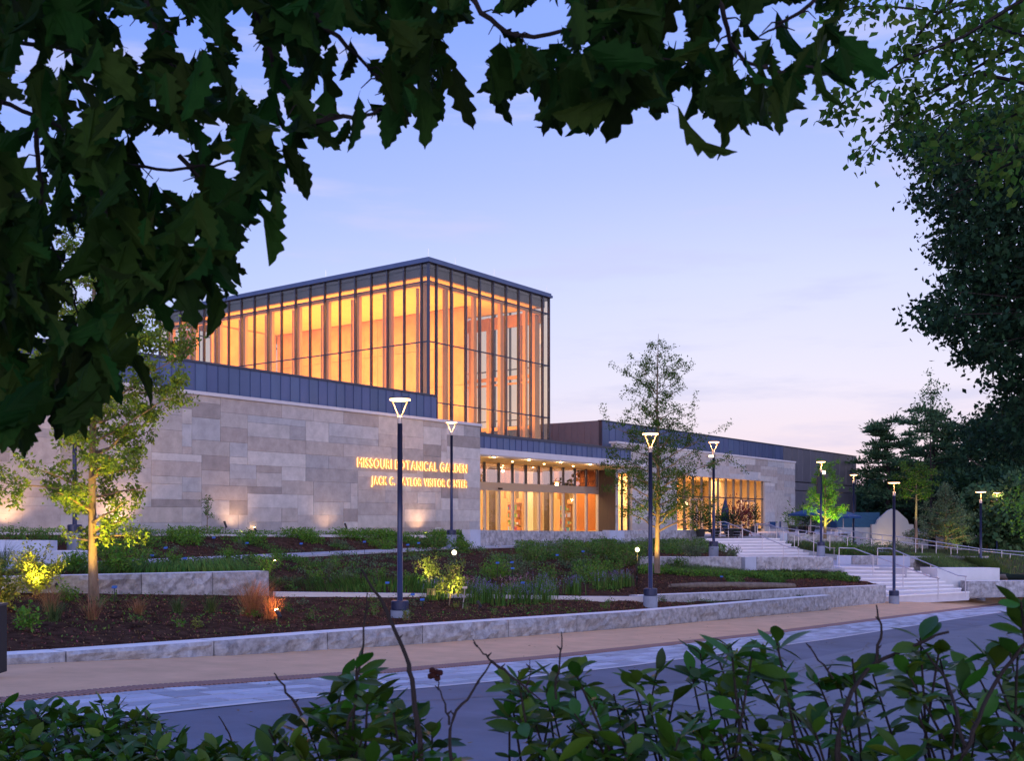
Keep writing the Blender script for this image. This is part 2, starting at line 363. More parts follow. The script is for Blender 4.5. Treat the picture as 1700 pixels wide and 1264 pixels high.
def pts_bed(name, n, s0=0, s1=1, t0=0, t1=1, seed=0):
    r = np.random.default_rng(seed); G = BEDS[name]
    a = r.uniform(s0,s1,n)*(G.shape[0]-1.001); b = r.uniform(t0,t1,n)*(G.shape[1]-1.001); i = a.astype(int); j = b.astype(int); fa = (a-i)[:,None]; fb = (b-j)[:,None]
    return G[i,j]*(1-fa)*(1-fb)+G[i+1,j]*fa*(1-fb)+G[i,j+1]*(1-fa)*fb+G[i+1,j+1]*fa*fb
def bed_z(X, Y):
    """height of the planting beds under a world point"""
    best, bz = 1e9, -3
    for G in BEDS.values():
        d = (G[...,0]-X)**2+(G[...,1]-Y)**2; k = np.unravel_index(np.argmin(d), d.shape)
        if d[k] < best: best = d[k]; bz = G[k][2]
    return float(bz)

TA = lambda u: interp(u, [-10,2,7.5,11.7,16,26,39.6], [-1.15,-1.66,-1.96,-2.11,-2.25,-2.64,-2.99])
loft('mulch_bed', [(u, 15.05, TA(u)-.04) for u in (-8,2,7.5,11.7,16,21,26,28.2,30)],
     [(-8,21.3,-.7),(2,21.3,-1.0),(8,21.3,-1.35),(12.2,21.3,-1.62),(17.9,21.2,-2.03),(22,18.9,-2.2),(26,16.8,-2.42),(28.2,16.1,-2.56),(30,15.9,-2.66)], mulch, 110, 26, .06)
loft('mulch_bed_front', [(29.5,15.0,-2.80),(34,14.9,-2.88),(39.4,14.5,-3.03)], [(29.5,16.0,-2.66),(34,15.4,-2.86),(39.4,14.8,-3.05)], mulch, 20, 4, .03)
loft('mulch_bed_middle', [(-8,21.75,-.7),(2,21.75,-.98),(8,21.75,-1.22),(12.2,21.75,-1.28),(17.2,21.7,-1.42),(18.1,21.2,-1.99),(22,19.0,-2.16),(28.2,16.2,-2.52)],
     [(-8,24.3,-1.1),(2,24.6,-1.25),(9,25.0,-1.29),(14,25.3,-1.32),(20,26.0,-1.32),(26,27.0,-1.34),(33,28.2,-1.35),(38,29.0,-1.4)], mulch, 90, 26, .08)
loft('mulch_bed_upper', [(-8,26.2,-1.0),(2,26.2,-1.2),(9,26.6,-1.25),(14,26.9,-1.28),(20,27.6,-1.3),(26,28.6,-1.32),(33,29.8,-1.33),(38,30.3,-1.37)],
     [(-8,30.98,-.2),(2,30.98,-.3),(9,30.98,-.38),(16,30.98,-.47),(25,30.98,-.65),(33,30.98,-.78),(36,30.98,-.83),(38,30.98,-.87)], mulch, 80, 16, .06)
loft('mulch_bed_by_log', [(28.2,16.2,-2.52),(34,15.8,-2.62),(40,15.0,-2.80),(46,14.2,-2.95)],
     [(36.5,20.9,-2.02),(39,19.9,-2.25),(42.1,18.75,-2.5),(46,17.7,-2.66),(48.3,17.0,-2.72)], mulch, 50, 20, .05)
loft('mulch_bed_under_entrance', [(28.2,16.2,-2.52),(32,18.4,-2.15),(36.6,21.1,-1.68),(42.1,19.1,-1.75),(43.2,19.4,-1.8)],
     [(38,29.0,-1.4),(43,29.8,-1.42),(48,30.0,-1.48),(54,30.0,-1.5),(56.9,28.3,-1.5)], mulch, 50, 24, .06)
# stems and chips that give the mulch its broken surface
for nm, n, s0, s1, sd, sz in (('mulch_bed', 26000, .12, 1, 1, .05), ('mulch_bed_middle', 12000, .12, 1, 2, .055), ('mulch_bed_upper', 6000, .1, 1, 3, .06), ('mulch_bed_by_log', 7000, 0, 1, 4, .06), ('mulch_bed_under_entrance', 6000, 0, 1, 5, .06)):
    P = pts_bed(nm, n, s0, s1, 0, 1, sd); P[:,2] += .004
    cloud_obj('bark_chips', [leaf_cloud(P, sz, .45, 0, sd)], mulchchip, off=P[0], kind='stuff')['category'] = 'bark chips'

# gravel strip at the foot of the main wall with its pale curb
mb = MB(); pz = lambda u: interp(u, [-8,2,9,16,25,33,40.3], [-.2,-.3,-.38,-.47,-.65,-.78,-.88])
us = np.arange(-8, 40.4, 2); vs = []
for u in us: vs += [(u,30.9,pz(u)-.02),(u,32.3,pz(u)-.0)]
mb.add(vs, [(2*i,2*i+2,2*i+3,2*i+1) for i in range(len(us)-1)])
mb.build('gravel_strip', mulch, None, (-8,30.9,-.2), rotz=ANG)['kind'] = 'structure'
mb = MB(); vs = []
for u in us: z = pz(u); vs += [(u,30.8,z-.1),(u,30.8,z+.03),(u,30.98,z+.03),(u,30.98,z-.1)]
mb.add(vs, [(4*i+a,4*i+4+a,4*i+4+(a+1)%4,4*i+(a+1)%4) for i in range(len(us)-1) for a in range(4)])
tag(mb.build('kerb', cap_m, None, (-8,30.8,-.2), rotz=ANG), kind='structure')
# walkway between the middle and upper beds
mb = MB()
fr = [(-8,24.3,-1.0),(2,24.6,-1.2),(9,25.0,-1.24),(14,25.3,-1.26),(20,26.0,-1.26),(26,27.0,-1.28),(33,28.2,-1.3),(38,29.0,-1.34),(46,29.9,-1.40),(62,30.1,-1.6)]
bk = [(-8,26.2,-1.0),(2,26.2,-1.18),(9,26.6,-1.22),(14,26.9,-1.24),(20,27.6,-1.24),(26,28.6,-1.26),(33,29.8,-1.28),(38,30.3,-1.32),(46,30.45,-1.40),(62,30.5,-1.6)]
vs = []
for a, b in zip(fr, bk): vs += [(a[0],a[1],a[2]-.2), a, b, (b[0],b[1],b[2]-.2)]
mb.add(vs, [(4*i+a,4*i+4+a,4*i+5+a,4*i+1+a) for i in range(len(fr)-1) for a in range(3)])
mb.build('path', path_m, None, fr[0], rotz=ANG)['kind'] = 'structure'
# thin curb below the middle bed
mb = MB(); q = [(17.95,21.05,-1.92),(22,18.85,-2.11),(26,16.75,-2.33),(28.6,15.75,-2.45)]; vs = []
for a in q: vs += [(a[0]-.04,a[1]-.1,a[2]-.25),(a[0]-.04,a[1]-.1,a[2]),(a[0]+.04,a[1]+.1,a[2]),(a[0]+.04,a[1]+.1,a[2]-.25)]
mb.add(vs, [(4*i+a,4*i+4+a,4*i+4+(a+1)%4,4*i+(a+1)%4) for i in range(3) for a in range(4)]+[(0,1,2,3)])
tag(mb.build('kerb', cap_m, None, q[0], rotz=ANG), kind='structure')
# terrace in front of the doors, landing, ground right of the steps
mb = MB().prism([(38.3,30.55),(61,30.55),(62,28.5),(130,28),(130,60),(38.3,60)], -3.5, [-.99,-1.15,-1.22,-1.25,-1.15,-.97])
mb.build('terrace', path_m, None, (38.3,30.6,-1), rotz=ANG)['kind'] = 'structure'
def poly_xy(name, pts, m, thick=.5, kind='structure'):
    o = MB().prism([(p[0],p[1]) for p in pts], [p[2]-thick for p in pts], [p[2] for p in pts]).build(name, m, None, pts[0]); o['kind'] = kind; return o
poly_xy('landing', [(10.6,45.9,-2.37),(15.6,48.9,-2.37),(15.8,51.0,-2.37),(18.4,48.6,-2.37),(20,52.2,-2.37),(18.5,61.5,-2.40),(11.4,62,-2.40)], path_m, 1.2)

plant_w = mat('white_planter', (.60,.60,.62), .8, var=.12, scale=1.5)
# ------------------------------------------------------------------ stone block walls
def rough_block(mb, p0, p1, zt0, zt1, zb0, zb1, th, amp, rough=True, gap=.012, seed=0):
    """p0,p1 world XY of the front face ends; the block has a split front, a sawn top and lies th deep"""
    r = random.Random(seed); a = Vector((p0[0],p0[1],0)); b = Vector((p1[0],p1[1],0)); d = (b-a); L = d.length; d.normalize()
    a = a+d*gap; b = b-d*gap; L -= 2*gap; nrm = Vector((d.y,-d.x,0))         # towards the camera
    nx = max(3, min(16, int(L/.16))) if rough else 1; nz = 5 if rough else 1
    vs = []
    for i in range(nx+1):
        for j in range(nz+1):
            s, t = i/nx, j/nz; p = a.lerp(b, s); zt = zt0*(1-s)+zt1*s; zb = zb0*(1-s)+zb1*s
            o = 0
            if rough:
                nz_ = mnoise.noise(Vector((p.x*2.1+seed, p.y*2.1, (zb+(zt-zb)*t)*3.3))) + .5*mnoise.noise(Vector((p.x*6, p.y*6+seed, (zt-zb)*t*8)))
                o = amp*(.55+nz_*1.3) + r.uniform(-.2,.2)*amp
                if i in (0,nx) or j in (0,nz): o = amp*.1*r.random()
            q = p + nrm*o; vs.append((q.x,q.y,zb+(zt-zb)*t))
    fs = [(i*(nz+1)+j,(i+1)*(nz+1)+j,(i+1)*(nz+1)+j+1,i*(nz+1)+j+1) for i in range(nx) for j in range(nz)]
    mb.add(vs, fs, 0); k0 = len(mb.v)-len(vs)
    A = a-nrm*th; Bk = b-nrm*th; n = len(mb.v)
    mb.v += [(A.x,A.y,zb0),(Bk.x,Bk.y,zb1),(Bk.x,Bk.y,zt1),(A.x,A.y,zt0)]
    top = [k0+i*(nz+1)+nz for i in range(nx+1)]; lft = [k0+j for j in range(nz+1)]; rgt = [k0+nx*(nz+1)+j for j in range(nz+1)]
    new = [(tuple(top)+(n+2,n+3), 1), (tuple(rgt)+(n+2,n+1), 0), (tuple(lft[::-1])+(n,n+3), 0), ((n+1,n,n+3,n+2), 0)]
    for f, mi in new: mb.f.append(f); mb.mi.append(mi)
def block_wall(label, pts, th=.45, bl=1.6, amp=.06, group=None, mats=None, lens=None, name='stone_wall'):
    """pts: world (X, Y, z_top, z_bottom) of the front line, left to right"""
    t = thing(name, label, 'stone wall', (pts[0][0],pts[0][1],pts[0][3]), group=group)
    P = np.array(pts, float); d = np.concatenate([[0], np.cumsum(np.linalg.norm(np.diff(P[:,:2],axis=0),axis=1))]); s = 0; k = 0
    f = lambda s_: [np.interp(s_, d, P[:,c]) for c in range(4)]
    while s < d[-1]-.05:
        l = (lens[k % len(lens)] if lens else bl*random.uniform(.75,1.35)); e = min(d[-1], s+l)
        if d[-1]-e < bl*.35: e = d[-1]
        a, b = f(s), f(e); mb = MB()
        rough_block(mb, a[:2], b[:2], a[2], b[2], a[3]-.08, b[3]-.08, th, amp, amp > 0, seed=k*7+int(pts[0][0]*10))
        mb.build('stone_block', mats or [roughstone, sawn], t); s = e; k += 1
    return t
def PB(u, v, zt, zb): q = B(u, v); return (q.x, q.y, zt, zb)
block_wall('long low seat wall of split stone along the tan pavement, with a thin pale top',
           [PB(u, 14.6 if u < 26 else 14.6-.45*(u-26)/13.6, TA(u), gz(u)) for u in (-8,0,4,7.5,11.7,16,21,26,31,36,39.6)], .45, 2.9, .07)
block_wall('stone block wall at left behind the lit tree, retaining the middle bed',
           [PB(-6,21.3,-.75,-1.0), PB(2,21.3,-.95,-1.1), PB(8,21.3,-1.16,-1.35), PB(12.2,21.25,-1.25,-1.66), PB(17.9,21.2,-1.39,-2.08)], .5, 2.6, .09)
block_wall('low stone wall behind the end of the seat wall, running to the bottom step',
           [PB(28.0,16.0,-2.40,-2.75), PB(34,15.25,-2.58,-3.3), PB(40,14.5,-2.74,-3.6), PB(45.4,13.85,-2.89,-3.6)], .4, 2.4, .05)
block_wall('rough stone wall topped by plants, between second lit tree and the square grey block',
           [PB(36.8,21.0,-1.58,-2.3), PB(42.0,18.95,-1.69,-2.6)], .4, 1.5, .05)
block_wall('big coarse stone wall to the left of the lower steps',
           [at(1256,925,46.4)[:2] and (at(1256,925,46.4).x,46.4,-1.74,-2.7), (at(1384,925,49).x,49,-1.85,-2.75)], .5, 2.0, .07)
t = block_wall('square smooth grey block at the left end of the coarse stone wall',
           [(at(1237,925,45.6).x,45.6,-1.72,-2.65), (at(1256,925,46.2).x,46.2,-1.73,-2.65)], .6, 1.5, 0, mats=[smooth_conc, sawn])
block_wall('long rough stone wall below the glass entrance doors',
           [PB(38.2,30.3,-.58,-1.45), PB(44,30.3,-.68,-1.5), PB(49.3,30.3,-.76,-1.6)], .4, 2.6, .06)
block_wall('smooth blue-grey block at the left end of the wall below the entrance',
           [PB(37.35,30.25,-.55,-1.4), PB(38.15,30.25,-.56,-1.42)], .5, 1.5, 0, mats=[smooth_conc, sawn])
block_wall('smooth block in the entrance wall, just left of the second lit tree',
           [PB(49.7,30.25,-.70,-1.6), PB(51.3,30.25,-.73,-1.6)], .5, 1.7, 0, mats=[smooth_conc, sawn])
block_wall('rough stone wall behind the second lit tree, ending at the upper steps',
           [PB(51.4,30.3,-.73,-1.7), PB(61,30.3,-.80,-1.8)], .4, 2.4, .06)
block_wall('rough stone wall below the patio tree with the bright green light',
           [(at(1308,887,64.8).x,64.8,-.98,-1.75), (at(1400,890,66).x,66,-1.12,-1.85)], .4, 2.0, .06)
block_wall('short rough stone wall beside the right rail of the upper steps',
           [(at(1264,886,64.6).x,64.6,-.98,-1.7), (at(1294,886,64.7).x,64.7,-.98,-1.7)], .4, 1.4, .05)
block_wall('smooth pale block between two rough walls above the upper steps',
           [(at(1295,886,64.3).x,64.3,-.94,-1.75), (at(1307.5,886,64.4).x,64.4,-.94,-1.75)], .5, 1.4, 0, mats=[smooth_conc, sawn])
block_wall('smooth pale low wall with one stone panel, at the head of the lower steps',
           [(at(1389,923,53).x,53,-1.93,-2.45), (at(1414,923,52.7).x,52.7,-1.93,-2.45)], .5, 2.0, 0, mats=[smooth_conc, sawn])
block_wall('single rough stone panel set in the pale wall at the head of the lower steps',
           [(at(1414.5,923,52.7).x,52.72,-1.93,-2.45), (at(1456,923,52.2).x,52.2,-1.92,-2.45)], .4, 2.0, .04)
block_wall('smooth pale wall block right of the stone panel, behind the lower steps',
           [(at(1456.5,923,52.2).x,52.2,-1.92,-2.45), (at(1511,924,51.2).x,51.2,-1.90,-2.45)], .5, 3.0, 0, mats=[smooth_conc, sawn])
block_wall('rough stone wall right of the lower steps, above the white planter',
           [(at(1511,924,51.2).x,51.25,-1.90,-2.5), (at(1642,924,52).x,52,-1.93,-2.6)], .5, 1.7, .07)
block_wall('smooth white planter wall right of the lower steps',
           [(at(1556,944,48.6).x,48.6,-2.36,-3.75), (at(1660,945,50).x,50,-2.42,-3.75)], 1.1, 6.0, 0, mats=[plant_w, sawn])
block_wall('low rough stone wall at the right edge beside the bottom step',
           [(at(1606,965,48.3).x,48.3,-2.94,-3.6), (at(1760,966,49.5).x,49.5,-3.0,-3.7)], .5, 1.9, .06)
block_wall('pale concrete bench block at the left edge behind the yellow shrub',
           [(at(-60,897,27).x,27,-.58,-.95), (at(82,898,27).x,27,-.60,-.95)], .5, 3.0, 0, mats=[smooth_conc, sawn], name='concrete_block')
block_wall('wide grey concrete slab block at the left edge, under the bench block',
           [(at(-60,915,26.2).x,26.2,-.84,-1.35), (at(145,915,27.2).x,27.2,-.88,-1.32)], .9, 3.2, 0, mats=[smooth_conc, sawn], name='concrete_block')

# ------------------------------------------------------------------ steps
def steps(label, TL, TR, BL, BR, n):
    t = thing('stone_steps', label, 'steps', (BL[0],BL[1],BL[2]))
    TL,TR,BL,BR = map(Vector, (TL,TR,BL,BR)); rise = (TL.z-BL.z)/n
    for k in range(n):
        s0, s1 = k/n, (k+1)/n
        a, b = TL.lerp(BL, s1), TR.lerp(BR, s1); zt = TL.z - rise*k - rise*.0
        c, d = TL.lerp(BL, s0)-Vector((0,0,0)), TR.lerp(BR, s0)
        ex = (a-c)*1.0; ba, bb = c-(a-c)*.8, d-(b-d)*.8
        m = MB(); m.prism([(a.x,a.y),(b.x,b.y),(bb.x,bb.y),(ba.x,ba.y)], zt-rise-.25, [zt-.0]*4)
        m.build('step', step_m, t)
        # shadow groove under the nosing
        nd = Vector((ba.x-a.x, ba.y-a.y, 0)).normalized()
        m = MB(); m.prism([(a.x-nd.x*.07,a.y-nd.y*.07),(b.x-nd.x*.07,b.y-nd.y*.07),(b.x+nd.x*.2,b.y+nd.y*.2),(a.x+nd.x*.2,a.y+nd.y*.2)], zt-.055, zt+.004)
        m.build('nosing', sawn, t)
    return t
steps('upper flight of pale stone steps rising to the terrace', (11.4,62.5,-1.26), (16.1,64,-1.26), (11.9,59,-2.40), (17.7,60.9,-2.40), 7)
steps('lower flight of pale stone steps rising from the tan pavement', (15.7,51.2,-2.36), (18.5,49.0,-2.36), (15.45,44.9,-3.56), (21.1,48.1,-3.56), 8)

# ------------------------------------------------------------------ rails
def rail(label, pts, posts, h=.95, bars=0, group=None, name='handrail', r=.026):
    base = Vector(pts[0]) - Vector((0,0,h)); t = thing(name, label, 'handrail', tuple(base), group=group)
    MB().tube(pts, r, 6).build('rail', steel, t, smooth=True)
    P = np.array([tuple(p) for p in pts]); d = np.concatenate([[0], np.cumsum(np.linalg.norm(np.diff(P,axis=0),axis=1))])
    for f in posts:
        q = [np.interp(f*d[-1], d, P[:,c]) for c in range(3)]
        MB().tube([(q[0],q[1],q[2]-h),(q[0],q[1],q[2])], r*.85, 5).build('post', steel, t)
    for k in range(bars):
        dz = -(k+1)*h/(bars+1)
        MB().tube([(p[0],p[1],p[2]+dz) for p in pts], r*.6, 4).build('rail', steel, t)
    return t
rail('steel handrail down the left side of the upper steps', [at(1190,868,64.5),at(1203,866.5,64.5),at(1310,909.5,59),at(1327,911,58)], [.03,.3,.55,.8,.99])
rail('steel handrail down the right side of the upper steps', [at(1254,870,66),at(1276,870.6,65),at(1376,910.6,58.5),at(1386.5,910.6,58)], [.02,.25,.5,.75,.99], .9)
rail('steel handrail down the left side of the lower steps', [at(1393,910,49.6),at(1418,911,49.3),at(1547,959,45.8),at(1560,961,45.2)], [.0,.32,.62,.98], .92)
rail('steel handrail down the right side of the lower steps', [at(1457,911,51.5),at(1478,911,51),at(1590,956,47.8),at(1605,958,47.6)], [.0,.3,.62,.99], .95)
rail('steel guardrail with several bars beside planters at the top of the upper steps', [at(1186,872,64.9),at(1232,873,65.6)], [0,.5,1], .8, 3, name='guardrail')
rail('near steel rail of the ramp on the right', [at(1230,871,68),at(1267,872.8,66),at(1402,891,59),at(1522,903.5,56),at(1699,923,54),at(1780,932,53)], [i/15 for i in range(16)], .95, name='ramp_rail')
rail('far steel rail of the ramp, behind the near one', [at(1343,872.8,68),at(1440,886,64),at(1522,895,61),at(1629,912,59),at(1699,917,58),at(1780,926,57)], [i/14 for i in range(15)], .95, name='ramp_rail')
a = [at(1402,891,59),at(1522,903.5,56),at(1699,923,54),at(1780,932,53)]; b = [at(1440,886,64),at(1522,895,61),at(1699,917,58),at(1780,926,57)]
mb = MB(); vs = []
for p,q_ in zip(a,b): vs += [(p.x,p.y,p.z-.97),(q_.x,q_.y,q_.z-.97)]
mb.add(vs, [(0,2,3,1),(2,4,5,3),(4,6,7,5)]); mb.build('ramp', path_m, None, vs[0])['kind'] = 'structure'
# sloping ground right of the steps
mb = MB(); g = []
GR = [[(16.4,64.4,-1.65),(21,66,-1.75),(40,70,-2.6),(70,90,-3.2)],
      [(18.2,60.5,-2.1),(20.5,58.5,-2.25),(27,55.5,-3.0),(60,60,-3.8)],
      [(19.6,51.8,-1.98),(21.5,51.7,-1.98),(23.9,52.4,-2.0),(45,50,-3.2)],
      [(20.2,49.6,-2.45),(22.5,50.4,-2.45),(24.3,50.8,-2.75),(44,49.6,-3.4)]]
g = [p for row in GR for p in row]
mb.add(g, [(i*4+j,i*4+j+1,i*4+j+5,i*4+j+4) for i in range(3) for j in range(3)])
lawn = mb.build('lawn', mat('sloping_turf', (.05,.075,.025), 1, scale=3, col2=(.06,.045,.03), bump=.6), None, g[0]); lawn['kind']='structure'
BEDS['lawn'] = np.array(GR)[::-1].transpose(1,0,2)
gpatch = MB().add([(28,62,-4.3),(90,74,-4.5),(110,190,-2.2),(10,190,-2.2),(14,70,-3.4)], [(0,1,2,3,4)]).build('lawn_far', mat('shaded_turf', (.03,.05,.02), 1, var=.3)); gpatch['kind']='structure'

# ------------------------------------------------------------------ the visitor building
bld = thing('visitor_center', 'long stone and zinc building with a tall lit glass hall above its entrance', 'building', (40.3,32,-.9), uv=True)
def bpart(mb, name, m, parent=None): return mb.build(name, m, parent or bld, off=bld['_off'])
for_sub = lambda o: o
TONES = [mat('limestone_%s' % n_, c_, .85, var=.30, scale=2.6, bump=.3, bscale=24, obj_rand=.10) for n_, c_ in
         (('pale', (.58,.54,.50)), ('beige', (.52,.47,.43)), ('warm', (.48,.42,.375)), ('grey', (.43,.405,.39)), ('brown', (.38,.335,.305)), ('blue_grey', (.47,.46,.455)))]
def ashlar_wall(u0, u1, v, z0f, z1, openings=(), seed=1, cu=.42, ch=.275, wmax=7, name='stone_wall'):
    """backing wall with its openings left out, faced by separate stones of one, two or three courses"""
    r = random.Random(seed)
    m = MB(); cuts = sorted({u0,u1,*[o[0] for o in openings],*[o[1] for o in openings]})
    for a, b in zip(cuts[:-1], cuts[1:]):
        op = [o for o in openings if o[0] <= a+1e-6 and o[1] >= b-1e-6]
        m.box(a, b, v+.04, v+.35, op[0][3] if op else -2.2, z1)
    w_ = bpart(m, name, TONES[2]); n = 0
    nr_, nc_ = int((z1-z0f)/ch)+1, int(round((u1-u0)/cu)); cu = (u1-u0)/nc_; used = [[False]*nc_ for _ in range(nr_)]
    def blocked(i, j):
        ua, ub, zb_ = u0+j*cu, u0+(j+1)*cu, z1-(i+.5)*ch
        return any(o[0] < (ua+ub)/2 < o[1] and zb_ < o[3] for o in openings)
    for i in range(nr_):
        for j in range(nc_):
            if used[i][j] or blocked(i, j): continue
            h = r.choice([1,2,2,2,2,3]); w0 = r.randint(3, wmax); k = 0
            while k < w0 and j+k < nc_ and not used[i][j+k] and not blocked(i, j+k): k += 1
            if 0 < nc_-(j+k) < 2 and k > 1: k = min(nc_-j, k+nc_-(j+k))
            while h > 1 and (i+h > nr_ or any(used[i+q][j+c] or blocked(i+q, j+c) for q in range(1,h) for c in range(k))): h -= 1
            for q in range(h):
                for c in range(k): used[i+q][j+c] = True
            zb = z1-i*ch; za = z1-(i+h)*ch
            for o in openings:
                if o[0] < u0+(j+.5)*cu < o[1] and za < o[3]: za = o[3]
            a, b, g = u0+j*cu, u0+(j+k)*cu, .003
            for o in openings:      # butt the stones against the opening
                if a < o[1] < b and za < o[3]-.05 and (a+b)/2 > o[1]: a = o[1]
                if a < o[0] < b and za < o[3]-.05 and (a+b)/2 < o[0]: b = o[0]
            bpart(MB().bev(a+g, b-g, v-r.uniform(0,.010), v+.05, za+g, zb-g, .005), 'stone', r.choices(TONES, [3,4,3,2.2,1.2,2])[0], w_); n += 1
    return w_, n
S, n1 = ashlar_wall(-1.0, 40.3, 32.0, -1.0, 4.50, seed=4)
S['label'] = 'long plain limestone wall carrying the lit sign'
bpart(MB().box(-1,40.36,31.92,32.5,4.503,4.63), 'coping', cap_m)
bpart(MB().box(39.95,40.297,32.36,36.5,-2.2,4.5), 'return_wall', ashlar)
S2, n2 = ashlar_wall(58.4, 89.1, 35.1, -1.0, 4.85, openings=[(58.7,60.5,-3,3.05),(66.9,82.4,-3,3.05)], seed=6, cu=.5)
S2['label'] = 'limestone wall of the cafe wing with the wide lit window'
bpart(MB().box(58.35,89.15,35.02,35.6,4.853,4.98), 'coping', cap_m)
bpart(MB().box(88.75,89.097,35.46,36.4,-2.2,4.85), 'return_wall', ashlar)
# zinc seam panels
def seam_wall(u0, u1, v, z0, z1, pitch, mats, name='zinc_wall', back=.25, jit=0.0, cap=True):
    w_ = bpart(MB().box(u0+.01, u1-.01, v+.02, v+back, z0, z1-.01), name, frame_m)
    u = u0
    while u < u1-.05:
        p = pitch*(random.uniform(1-jit,1+jit)); e = min(u+p, u1)
        if u1-e < pitch*.4: e = u1
        m = MB().box(u+.008, e-.008, v, v+.03, z0, z1); m.box(u-.012, u+.012, v-.035, v-.001, z0+.003, z1-.003)
        bpart(m, 'metal_panel', mats, w_); u = e
    if cap: bpart(MB().box(u0-.04, u1+.04, v-.06, v+back+.05, z1+.002, z1+.08), 'parapet_cap', frame_m)
    return w_
seam_wall(-1.0, 38.4, 33.2, 4.3, 5.88, .52, metalp)
m = MB(); m.box(38.0, 38.4, 33.47, 34.3, 4.3, 5.88); bpart(m, 'parapet_return', metalp)
bpart(MB().box(-1,39.2,33.5,57,4.2,4.4), 'roof', frame_m)
# cafe wing upper volume
seam_wall(58.8, 89.6, 36.4, 4.3, 6.40, .85, metalp, jit=.25)
w2 = seam_wall(89.6, 109.3, 36.4, 3.35, 6.40, 1.7, metalg, jit=.25)
for za, zb in ((2.55,3.25),(-2.2,2.47)):
    u = 89.2
    wk = bpart(MB().box(89.2,109.29,36.43,36.6,za,zb), 'zinc_wall', frame_m)
    while u < 109.2:
        e = min(109.3, u+random.choice([1.7,2.4,1.2])); e = 109.3 if 109.3-e < .6 else e
        bpart(MB().bev(u+.012,e-.012,36.4,36.44,za+.01,zb-.01,.006), 'metal_panel', metalg, wk); u = e
m = MB(); v = 36.75
while v < 45:
    m.box(58.77,58.8,v,v+.5,3.4,6.40); v += .52
bpart(MB().box(58.8,59.1,36.66,46,3.3,6.45), 'side_wall', metalg)
o = bpart(m, 'side_panels', metalg); o['kind'] = 'stuff'
bpart(MB().box(59.1,109.2,36.7,60,6.1,6.3), 'roof', frame_m)
bpart(MB().box(109.0,109.28,36.65,60,-2.2,6.4), 'side_wall', metalg)
# entrance canopy
seam_wall(40.32, 57.6, 33.5, 3.46, 4.25, .55, metalp, back=.3)
bpart(MB().box(40.32,58.37,32.1,33.49,3.16,3.46), 'canopy', cap_m)
bpart(MB().box(40.32,58.37,33.49,36.7,3.16,3.455), 'canopy_soffit', woodceil)
bpart(MB().box(40.32,58.37,32.06,32.095,3.10,3.16), 'canopy_edge', alu)
bpart(MB().box(38.9,58.7,33.8,46,4.26,4.42), 'roof', frame_m)
for k, u in enumerate((43.0,46.1,49.2,52.3)):
    bpart(MB().tube([(u,33.2,3.157),(u,33.2,3.13)], .06, 10), 'downlight', spotglow)
    bpart(MB().tube([(u+.9,35.0,3.157),(u+.9,35.0,3.135)], .05, 8), 'downlight', spotglow)
# entrance glazing, v = 36.5
ent = bpart(MB().box(40.3,58.5,36.52,36.62,-1.0,-.9), 'entrance_glazing', alu)
us = [41.02+1.333*k for k in range(14)]
for k, u in enumerate(us): bpart(MB().box(u-.05,u+.05,36.44,36.6,2.02,3.155), 'mullion', frame_m, ent)
bpart(MB().box(40.3,58.4,36.40,36.62,1.55,2.015), 'header', alu, ent)
for k in range(13):
    bpart(MB().box(us[k]+.05,us[k+1]-.05,36.5,36.52,2.02,3.15), 'pane', gl_dark, ent)
    bpart(MB().box(us[k]+.07,us[k+1]-.07,36.5,36.52,-.9,1.55), 'pane', gl_door, ent)
    for e_ in (us[k], ): bpart(MB().box(e_-.07,e_+.07,36.43,36.58,-.9,1.548), 'door_frame', alu, ent)
bpart(MB().box(58.35,58.5,36.4,36.6,-.9,3.15), 'door_frame', alu, ent)
for u in (43.5,47.5): bpart(MB().box(u,u+.3,36.3,36.40,1.62,1.72), 'sensor', dark, ent)
bpart(MB().box(58.43,58.66,35.46,36.6,-.9,3.14), 'dark_return', darkwood)
bpart(MB().box(58.37,58.425,35.14,36.38,-.9,3.14), 'return_wall', darkwood)

